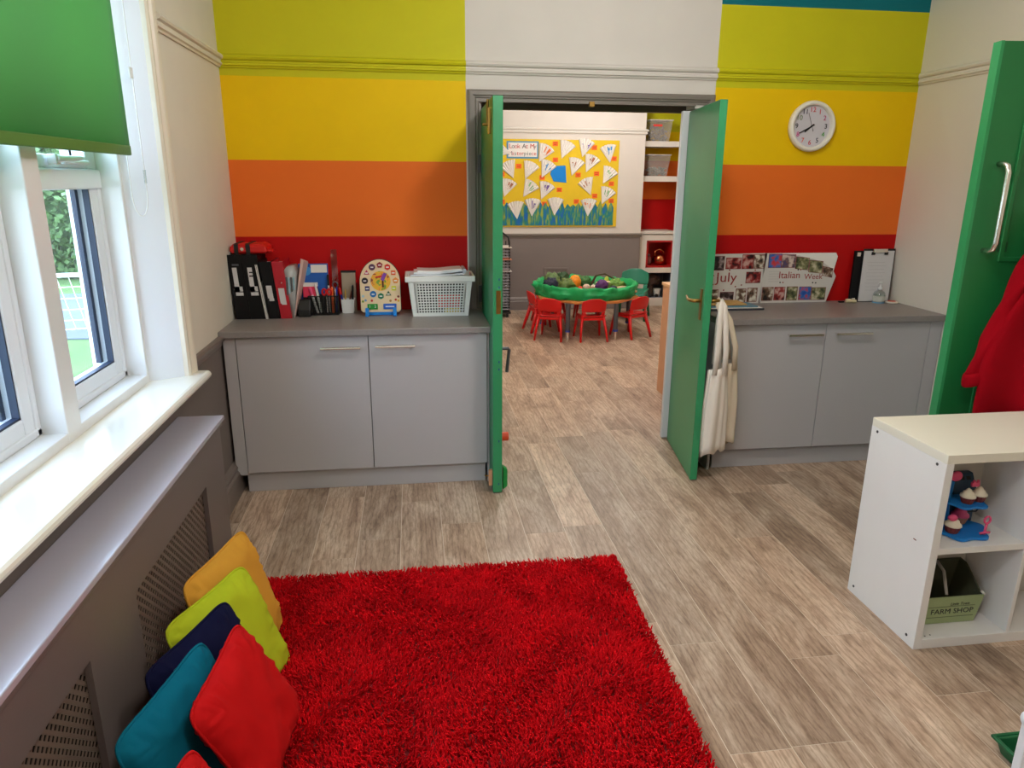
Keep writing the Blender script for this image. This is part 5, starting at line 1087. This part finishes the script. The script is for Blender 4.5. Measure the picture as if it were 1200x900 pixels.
g.box(bx0, bx1, by0, by1, ZW, ZW+.004); g.add([bq(0, 1, 0), bq(1, 1, 0), bq(1, 1, 1), bq(0, 1, 1)], [(0, 1, 2, 3)])
OB('lattice_body', g, M_BAS, bk)
g = G(); e = .030
for a, b, c, d in ((bx0-e-.008, bx1+e+.008, by0-e-.004, by0-e+.012), (bx0-e-.008, bx1+e+.008, by1+e-.02, by1+e-.012), (bx0-e-.008, bx0-e+.006, by0-e, by1+e-.015), (bx1+e-.006, bx1+e+.008, by0-e, by1+e-.015)): g.box(a, b, c, d, ZW+H_-.006, ZW+H_+.026)
OB('rim', g, M_BAS, bk, bev=.006)
o = OB('basket_contents', G().box(.02, .28, 4.085, 4.26, ZW+.006, ZW+.19), mat('basket papers darkened as shade', (34, 28, 30), .9)); tag(o, 'stack of papers coloured near-black as shade behind the holes of the white basket', 'papers')  # contents coloured near-black so the basket holes read as shade
OB('red_sheet', G().box(.13, .26, 4.081, 4.085, ZW+.05, ZW+.12), M_RED, o); OB('yellow_sheet', G().box(.17, .26, 4.081, 4.085, ZW+.02, ZW+.045), mat('yellow sheet', (210, 180, 60), .7), o)
for i, (x0_, x1_, z, c, l_) in enumerate([(-.03, .28, .215, (226, 224, 226), 'lowest of the white magazines lying on the basket'), (-.02, .29, .226, (216, 218, 224), 'grey-white magazine in the middle of the pile on the basket'), (.0, .285, .238, (232, 232, 236), 'glossy magazine with a curled spine near the top of the basket pile'), (.02, .27, .250, (240, 238, 236), 'top white magazine on the basket pile')]):
    g = G(); vs = []; n_ = 10
    for k in range(n_+1):
        f = k/n_; x = x0_+(x1_-x0_)*f; zz = ZW+z+.014*f*(1 if i < 3 else .3)+.004*math.sin(f*5+i)
        for y in (4.06+.01*i, 4.25): vs += [(x, y, zz), (x, y, zz+.008)]
    fs = []
    for k in range(n_):
        a = k*4; b = a+4; fs += [(a, b, b+1, a+1), (a+2, a+3, b+3, b+2), (a+1, b+1, b+3, a+3), (a, a+2, b+2, b)]
    fs += [(0, 1, 3, 2), (n_*4, n_*4+2, n_*4+3, n_*4+1)]
    g.add(vs, fs)
    o = OB('magazine', g, mat('magazine%d' % i, c, .35)); tag(o, l_, 'magazine', 'magazines on the white basket')
OB('curled_spine', G().cyl((.285, 4.075, ZW+.256), (.285, 4.25, ZW+.256), .012, n=14), mat('silver magazine cover', (190, 196, 208), .25), o)

# ------------------------------------------------------------------ things on the right worktop
ZR = .9175
def bp2(cx, cy): # pixel of the poster crop to world x,z on the poster plane
    u = (cx-40)/(1145-40); return 1.868-.02+(2.683-1.85)*((cx-78)/(1150-78)), 1.231-(1.231-.925)*((cy-92)/(515-92))
YP = 4.275
po = TH('photo_display', 'white folded card with July and Italian Week photos on the right worktop', 'display card', (2.2, YP, ZR))
x_a = 1.72
OB('back_card', G().py([(2.19, ZR), (2.64, ZR), (2.690, 1.18), (2.694, 1.205), (2.680, 1.228), (2.19, 1.228)], YP+.028, YP+.032), mat('bright card', (240, 237, 232), .7), po, bev=.001)
cu = [bp2(1145, 290), bp2(1110, 235), bp2(1030, 180), bp2(930, 145), bp2(800, 112), bp2(690, 97), bp2(545, 92)]
fx0, fz0 = bp2(510, 520)
OB('front_card', G().py([(fx0, ZR), (bp2(1085, 515)[0], ZR), bp2(1148, 300)]+cu[0:1]+cu[1:]+[(fx0, 1.230)], YP, YP+.004), mat('off white card', (208, 203, 197), .7), po)
OB('left_card', G().py([(x_a, ZR), (bp2(493, 515)[0], ZR), (bp2(530, 92)[0], 1.232), (x_a, 1.225)], YP, YP+.004), MATS['off white card'], po)
def photo_mat(i, c1, c2, c3):
    m = mat('photo print%d' % i, c2, .4); tt, bb = nodes(m); ge = tt.nodes.new('ShaderNodeNewGeometry'); vo = tt.nodes.new('ShaderNodeTexNoise'); vo.inputs['Scale'].default_value = 26; vo.inputs['Detail'].default_value = 2; vo.inputs['Distortion'].default_value = 0.2; cc = tt.nodes.new('ShaderNodeValToRGB')
    e = cc.color_ramp.elements; e[0].position = .36; e[0].color = lin(c1); e[1].position = .64; e[1].color = lin(c3); x = e.new(.5); x.color = lin(c2)
    tt.links.new(ge.outputs['Position'], vo.inputs[0]); tt.links.new(vo.outputs[0], cc.inputs[0]); tt.links.new(cc.outputs[0], bb.inputs['Base Color']); return m
ph = [photo_mat(0, (24, 20, 24), (70, 50, 50), (170, 150, 150)), photo_mat(1, (30, 16, 20), (150, 40, 40), (200, 160, 150)), photo_mat(2, (30, 60, 120), (110, 80, 80), (210, 190, 180)), photo_mat(3, (50, 60, 40), (120, 120, 80), (200, 190, 160)), photo_mat(4, (30, 24, 24), (120, 90, 70), (220, 214, 200)), photo_mat(5, (20, 80, 170), (60, 110, 180), (200, 60, 60))]
PR = [(80, 118, 168, 232, 0), (188, 132, 312, 222, 1), (325, 105, 412, 222, 1), (420, 105, 510, 220, 4), (550, 102, 655, 215, 5), (660, 108, 775, 215, 2), (785, 125, 895, 225, 3), (905, 155, 1018, 255, 3), (1028, 210, 1112, 285, 4), (370, 255, 488, 345, 1), (55, 405, 138, 480, 4), (160, 428, 270, 512, 0), (295, 400, 375, 512, 4), (393, 395, 472, 510, 4), (520, 390, 610, 502, 4), (625, 390, 712, 500, 1), (733, 388, 822, 502, 3), (842, 390, 942, 500, 5), (952, 398, 1070, 502, 3)]
mbk = mat('photo red mount', (120, 40, 40), .7)
for a, b, c, d, k in PR:
    xa, za = bp2(a, b); xb, zb = bp2(c, d); sk = .000
    dz = -.016 if (a > 1000 and b < 260) else (-.010 if (a > 780 and b < 260) else 0)
    o = OB('photo_mount', G().py([(xa-.003, zb-.003), (xb+.003, zb+dz-.003), (xb+.003, za+dz+.003), (xa-.003, za+.003)], YP-.0012, YP), mbk, po)
    OB('photo', G().py([(xa, zb), (xb, zb+dz), (xb, za+dz), (xa, za)], YP-.0018, YP-.0012), ph[k], o)
mr_ = mat('dark red lettering', (150, 50, 46), .7)
x, z = bp2(200, 300); text('lettering', 'July', .085, mr_, po, face_y(x, YP-.0008, z), .0004, sx=1.15)
x, z = bp2(740, 285); text('lettering', 'Italian', .062, mr_, po, face_y(x, YP-.0008, z), .0004, sx=1.0)
x, z = bp2(950, 300); text('lettering', 'Week', .050, mr_, po, face_y(x, YP-.0008, z), .0004, sx=1.0)
for i, (a, b, c) in enumerate([(90, 280, 0), (125, 300, 0), (90, 358, 0), (222, 235, 0), (440, 237, 0), (283, 378, 0), (333, 365, 0), (185, 408, 0), (810, 237, 1), (833, 237, 0), (665, 347, 1), (690, 347, 0), (950, 352, 1), (977, 354, 1)]):
    x, z = bp2(a, b); OB('sticker_dot', G().cyl((x, YP-.0012, z), (x, YP, z), .0048, n=8), M_BLACK if c else mr_, po)
for k in range(5):
    x0_, z = bp2(560, 250+k*22); x1_, _ = bp2(650, 250); OB('writing_line', G().box(x0_, x1_, YP-.0006, YP, z-.0006, z+.0006), mat('pencil line', (150, 146, 144), .8), po)
# books under
for i, (y0_, z0_, x1_, c, l_) in enumerate([(4.02, 0, 2.085, (60, 60, 70), 'dark-edged white tablet lying lowest in the little pile on the right worktop'), (4.05, .013, 2.06, (90, 130, 150), 'blue-green booklet in the little pile on the right worktop'), (4.08, .022, 2.00, (206, 160, 90), 'yellow booklet on top of the little pile on the right worktop')]):
    o = OB('booklet', G().box(1.74, x1_, y0_, y0_+.15, ZR+z0_, ZR+z0_+(.012 if i == 0 else .008)), mat('booklet%d' % i, c, .5), bev=.002); tag(o, l_, 'booklet', 'booklets on the right worktop')
    if i == 0: OB('white_face', G().box(1.74, x1_-.006, y0_+.006, y0_+.15, ZR+.012, ZR+.0128), M_PAPER, o)
# clipboards
cl = TH('clipboard', 'clipboard with white sheets leaning in the right corner of the worktop', 'clipboard', (2.99, 4.28, ZR))
def sl(x, y, z): return (x+.022*(z-ZR)/.33, y+.035*(z-ZR)/.33, z)
def slab(x0_, x1_, y0_, y1_, z0_, z1_): return G().add([sl(x, y, z) for x in (x0_, x1_) for y in (y0_, y1_) for z in (z0_, z1_)], [(0, 1, 3, 2), (4, 6, 7, 5), (0, 4, 5, 1), (2, 3, 7, 6), (0, 2, 6, 4), (1, 5, 7, 3)])
OB('board', slab(2.838, 3.060, 4.256, 4.260, ZR, ZR+.335), M_BLACK, cl, bev=.002)
OB('paper', slab(2.842, 3.050, 4.250, 4.2555, ZR+.004, ZR+.322), mat('clipped sheets', (206, 202, 202), .7), cl)
OB('clip', slab(2.895, 2.995, 4.238, 4.250, ZR+.312, ZR+.336), M_CHROME, cl, bev=.004)
for x in (2.90, 2.99): OB('clip_jaw', slab(x-.010, x+.010, 4.240, 4.250, ZR+.298, ZR+.316), M_BLACK, cl)
for k in range(9): OB('pencil_line', slab(2.87+.006*(k % 3), 2.99+.01*(k % 2), 4.2493, 4.25, ZR+.25-.022*k, ZR+.2508-.022*k), MATS['pencil line'], cl)
fb = TH('ring_binder', 'narrow black ring binder leaning behind the clipboard', 'file', (2.82, 4.29, ZR))
OB('body', slab(2.785, 2.850, 4.262, 4.278, ZR, ZR+.322), M_BK2, fb, bev=.003)
for z in (ZR+.012, ZR+.300): OB('metal_corner', slab(2.800, 2.824, 4.2608, 4.262, z-.012, z+.012), M_CHROME, fb)
hs = TH('hand_sanitiser', 'small clear pump bottle in front of the clipboard', 'bottle', (2.955, 4.215, ZR))
OB('bottle', G().lathe([(.034, ZR), (.036, ZR+.006), (.036, ZR+.058), (.028, ZR+.072), (.012, ZR+.080), (.012, ZR+.088)], (2.955, 4.21, 0), 24), M_CLEAR2, hs, smooth=True)
OB('gel', G().lathe([(.030, ZR+.003), (.032, ZR+.045)], (2.955, 4.21, 0), 20), mat('pale gel', (188, 190, 184), .3), hs)
OB('label', G().lathe([(.0365, ZR+.012), (.0368, ZR+.046), (.0365, ZR+.046)], (2.955, 4.21, 0), 24, False, False), mat('pale label', (196, 196, 184), .6), hs)
OB('blue_base', G().lathe([(.036, ZR), (.037, ZR+.007)], (2.955, 4.21, 0), 24), mat('pale blue band', (120, 170, 200), .4), hs)
OB('pump', G().lathe([(.014, ZR+.084), (.015, ZR+.100), (.006, ZR+.104), (.005, ZR+.124), (.010, ZR+.126), (.010, ZR+.134)], (2.955, 4.21, 0), 16).tube([(2.955, 4.21, ZR+.13), (2.935, 4.20, ZR+.131), (2.928, 4.197, ZR+.126)], .004, 8), M_WHITEP, hs, smooth=True)
o = OB('round_tin_lid', G().lathe([(.036, ZR), (.040, ZR+.004), (.040, ZR+.008), (.034, ZR+.011)], (3.035, 4.19, 0), 28), mat('cream lid', (222, 212, 196), .4)); tag(o, 'small cream round lid with a red disc by the clear pump bottle', 'lid'); OB('red_disc', G().lathe([(.026, ZR+.011), (.020, ZR+.015)], (3.037, 4.195, 0), 20), mat('dull red disc', (190, 80, 60), .5), o)
o = OB('cream_plug', G().cyl((2.735, 4.22, ZR+.014), (2.765, 4.215, ZR+.014), .013).cyl((2.765, 4.215, ZR+.013), (2.80, 4.21, ZR+.012), .010), mat('ivory plastic', (214, 200, 160), .4), bev=.002); tag(o, 'small ivory plastic plug lying on the right worktop', 'plug')
o = OB('dark_peg', G().box(2.700, 2.735, 4.232, 4.25, ZR, ZR+.010), M_BLACK, bev=.003); tag(o, 'tiny dark peg beside the ivory plug', 'peg')

# ------------------------------------------------------------------ white cupboard end and green crate at the near right
nb = TH('white_cupboard', 'white cupboard edge just entering the bottom right corner', 'cupboard', (1.3, .96, 0))
OB('side_panel', G().box(1.099, 1.50, .955, .973, .0, .80), M_WHITEM, nb, bev=.003)
OB('body', G().box(1.12, 1.50, .60, .955, .02, .79), M_WHITEM, nb)
OB('top', G().box(1.095, 1.51, .59, .978, .80, .82), M_WHITEM, nb, bev=.003)
OB('knob', G().ball((1.104, .966, .705), (.012, .012, .016), 14, 8), M_WHITEP, nb, smooth=True)
gc = TH('green_crate', 'dark green plastic crate corner on the floor at the bottom right', 'crate', (1.9, 1.45, 0))
g = G(); g.ring([sq(1.715, 2.05, 1.30, 1.56, 0), sq(1.700, 2.065, 1.285, 1.575, .05), sq(1.708, 2.057, 1.293, 1.567, .05), sq(1.722, 2.043, 1.307, 1.553, .006)])
OB('body', g, mat('dark green crate plastic', (10, 92, 52), .4), gc, bev=.004)
OB('rim', G().box(1.692, 2.073, 1.277, 1.287, .044, .054).box(1.692, 2.073, 1.573, 1.583, .044, .054).box(1.692, 1.702, 1.277, 1.583, .044, .054).box(2.063, 2.073, 1.277, 1.583, .044, .054), MATS['dark green crate plastic'], gc, bev=.003)

# ------------------------------------------------------------------ ceiling lamps (the sources of the indoor light)
for i, (x, y, z, p_) in enumerate(GLOBES):
    t = TH('pendant_lamp', 'round opal pendant lamp %s' % ['above the rug', 'in front of the double doors', 'just beyond the double doors', 'above the low table'][i], 'ceiling lamp', (x, y, 2.9))
    OB('ceiling_rose', G().cyl((x, y, 2.97), (x, y, 3.0), .05, n=20), M_WHITEP, t)
    OB('rod', G().cyl((x, y, z+.19), (x, y, 2.97), .008, n=8), M_CHROME, t)
    OB('gallery', G().cyl((x, y, z+.165), (x, y, z+.19), .05, n=20), M_CHROME, t)
    OB('shade', G().lathe([(.05, z+.165), (.14, z+.14), (.17, z+.10), (.168, z+.10), (.138, z+.138), (.05, z+.160)], (x, y, 0), 32), M_FRAMEG, t, smooth=True)
# socket and pipe details on the far wall are hidden by the doors

# ------------------------------------------------------------------ outdoors
GZ = -.5
o = OB('ground', G().box(-40, -1.3, -15, 45, GZ-.1, GZ), mat('mown lawn', (76, 104, 48), .95, var=.25, vscale=2.0)); o['kind'] = 'structure'
o = OB('path', G().box(-9, -2.2, 10.4, 14.6, GZ, GZ+.02), mat('grey tarmac path', (84, 90, 96), .9, var=.1, vscale=5)); o['kind'] = 'structure'
def hedge(x, y, w_, h_, seed, lab):
    t = TH('garden_hedge', lab, 'hedge', (x, y, GZ)); rs = np.random.RandomState(seed); N = 5000
    u = rs.rand(N)*2*PI; c = rs.rand(N)*2-1; s = np.sqrt(1-c*c); r = rs.uniform(.75, 1.05, N)
    p = np.c_[x+w_*r*s*np.cos(u), y+w_*.9*r*s*np.sin(u), GZ+h_*.5+h_*.5*r*c]
    a = rs.randn(N, 3); a /= np.linalg.norm(a, axis=1)[:, None]; b = np.cross(a, rs.randn(N, 3)); b /= np.linalg.norm(b, axis=1)[:, None]; a *= .09; b *= .055
    V = np.stack([p-a, p+b, p+a, p-b], 1).reshape(-1, 3); F = np.arange(4*N).reshape(-1, 4)
    g = G(); g.v = [tuple(q) for q in V]; g.f = [tuple(q) for q in F]
    OB('foliage', g, mat('hedge leaf', (90, 118, 70), .8, var=.5, vscale=3), t, kind='stuff')
    OB('core', G().ball((x, y, GZ+h_*.5), (w_*.8, w_*.72, h_*.42), 16, 10, .3, 9, seed), mat('hedge core', (60, 82, 48), .9), t)
    OB('trunk', G().cyl((x, y, GZ), (x, y, GZ+h_*.3), .12), mat('dark bark', (66, 50, 42), .9), t)
hedge(-7.4, 17.4, 1.3, 3.1, 1, 'leafy green bush outside, right of the mullion')
hedge(-10.4, 18.4, 1.4, 3.4, 2, 'taller leafy bush outside, behind the mullion')
hedge(-5.0, 18.8, .9, 2.3, 3, 'smaller grey-green bush outside by the window edge')
# brick house with courses of brick in view over the hedge
hs = TH('brick_house', 'red brick house beyond the garden', 'house', (-13, 30, GZ))
OB('wall', G().box(-22, -8, 30, 38, GZ, 5.0), mat('red brickwork', (110, 52, 44), .9, var=.25, vscale=7), hs)
OB('roof', G().px([(29.5, 5.0), (38.5, 5.0), (34, 8.0)], -22.4, -7.6), mat('slate roof', (96, 96, 104), .8), hs)
for x in (-20, -17, -14, -11): 
    o = OB('window', G().box(x-.6, x+.6, 29.93, 30.02, 1.6, 3.2), M_PAPER, hs); OB('pane', G().box(x-.5, x+.5, 29.90, 29.94, 1.7, 3.1), mat('dark window pane', (70, 80, 92), .1), o)
gl = TH('goal_frame', 'white tube goal frame with netting on the lawn outside', 'goal', (-4.6, 10.6, GZ))
r_ = .03
for p0, p1 in (((-5.0, 10.2, GZ), (-5.0, 10.2, GZ+.9)), ((-3.9, 10.5, GZ), (-3.9, 10.5, GZ+.9)), ((-5.0, 10.2, GZ+.9), (-3.9, 10.5, GZ+.9)), ((-5.0, 10.2, GZ), (-5.2, 11.0, GZ)), ((-3.9, 10.5, GZ), (-4.1, 11.3, GZ)), ((-5.0, 10.2, GZ+.9), (-5.2, 11.0, GZ)), ((-3.9, 10.5, GZ+.9), (-4.1, 11.3, GZ)), ((-5.2, 11.0, GZ), (-4.1, 11.3, GZ))):
    OB('tube', G().cyl(p0, p1, r_, n=8), M_WHITEP, gl)
g = G()
for i in range(9):
    f = i/8; g.tube([(-5.0+1.1*f, 10.2+.3*f, GZ+.9), (-5.2+1.1*f, 11.0+.3*f, GZ)], .006, 4)
for i in range(6):
    f = i/5; g.tube([(-5.0-.2*f, 10.2+.8*f, GZ+.9-.9*f), (-3.9-.2*f, 10.5+.8*f, GZ+.9-.9*f)], .006, 4)
OB('net', g, M_PAPER, gl, kind='stuff')
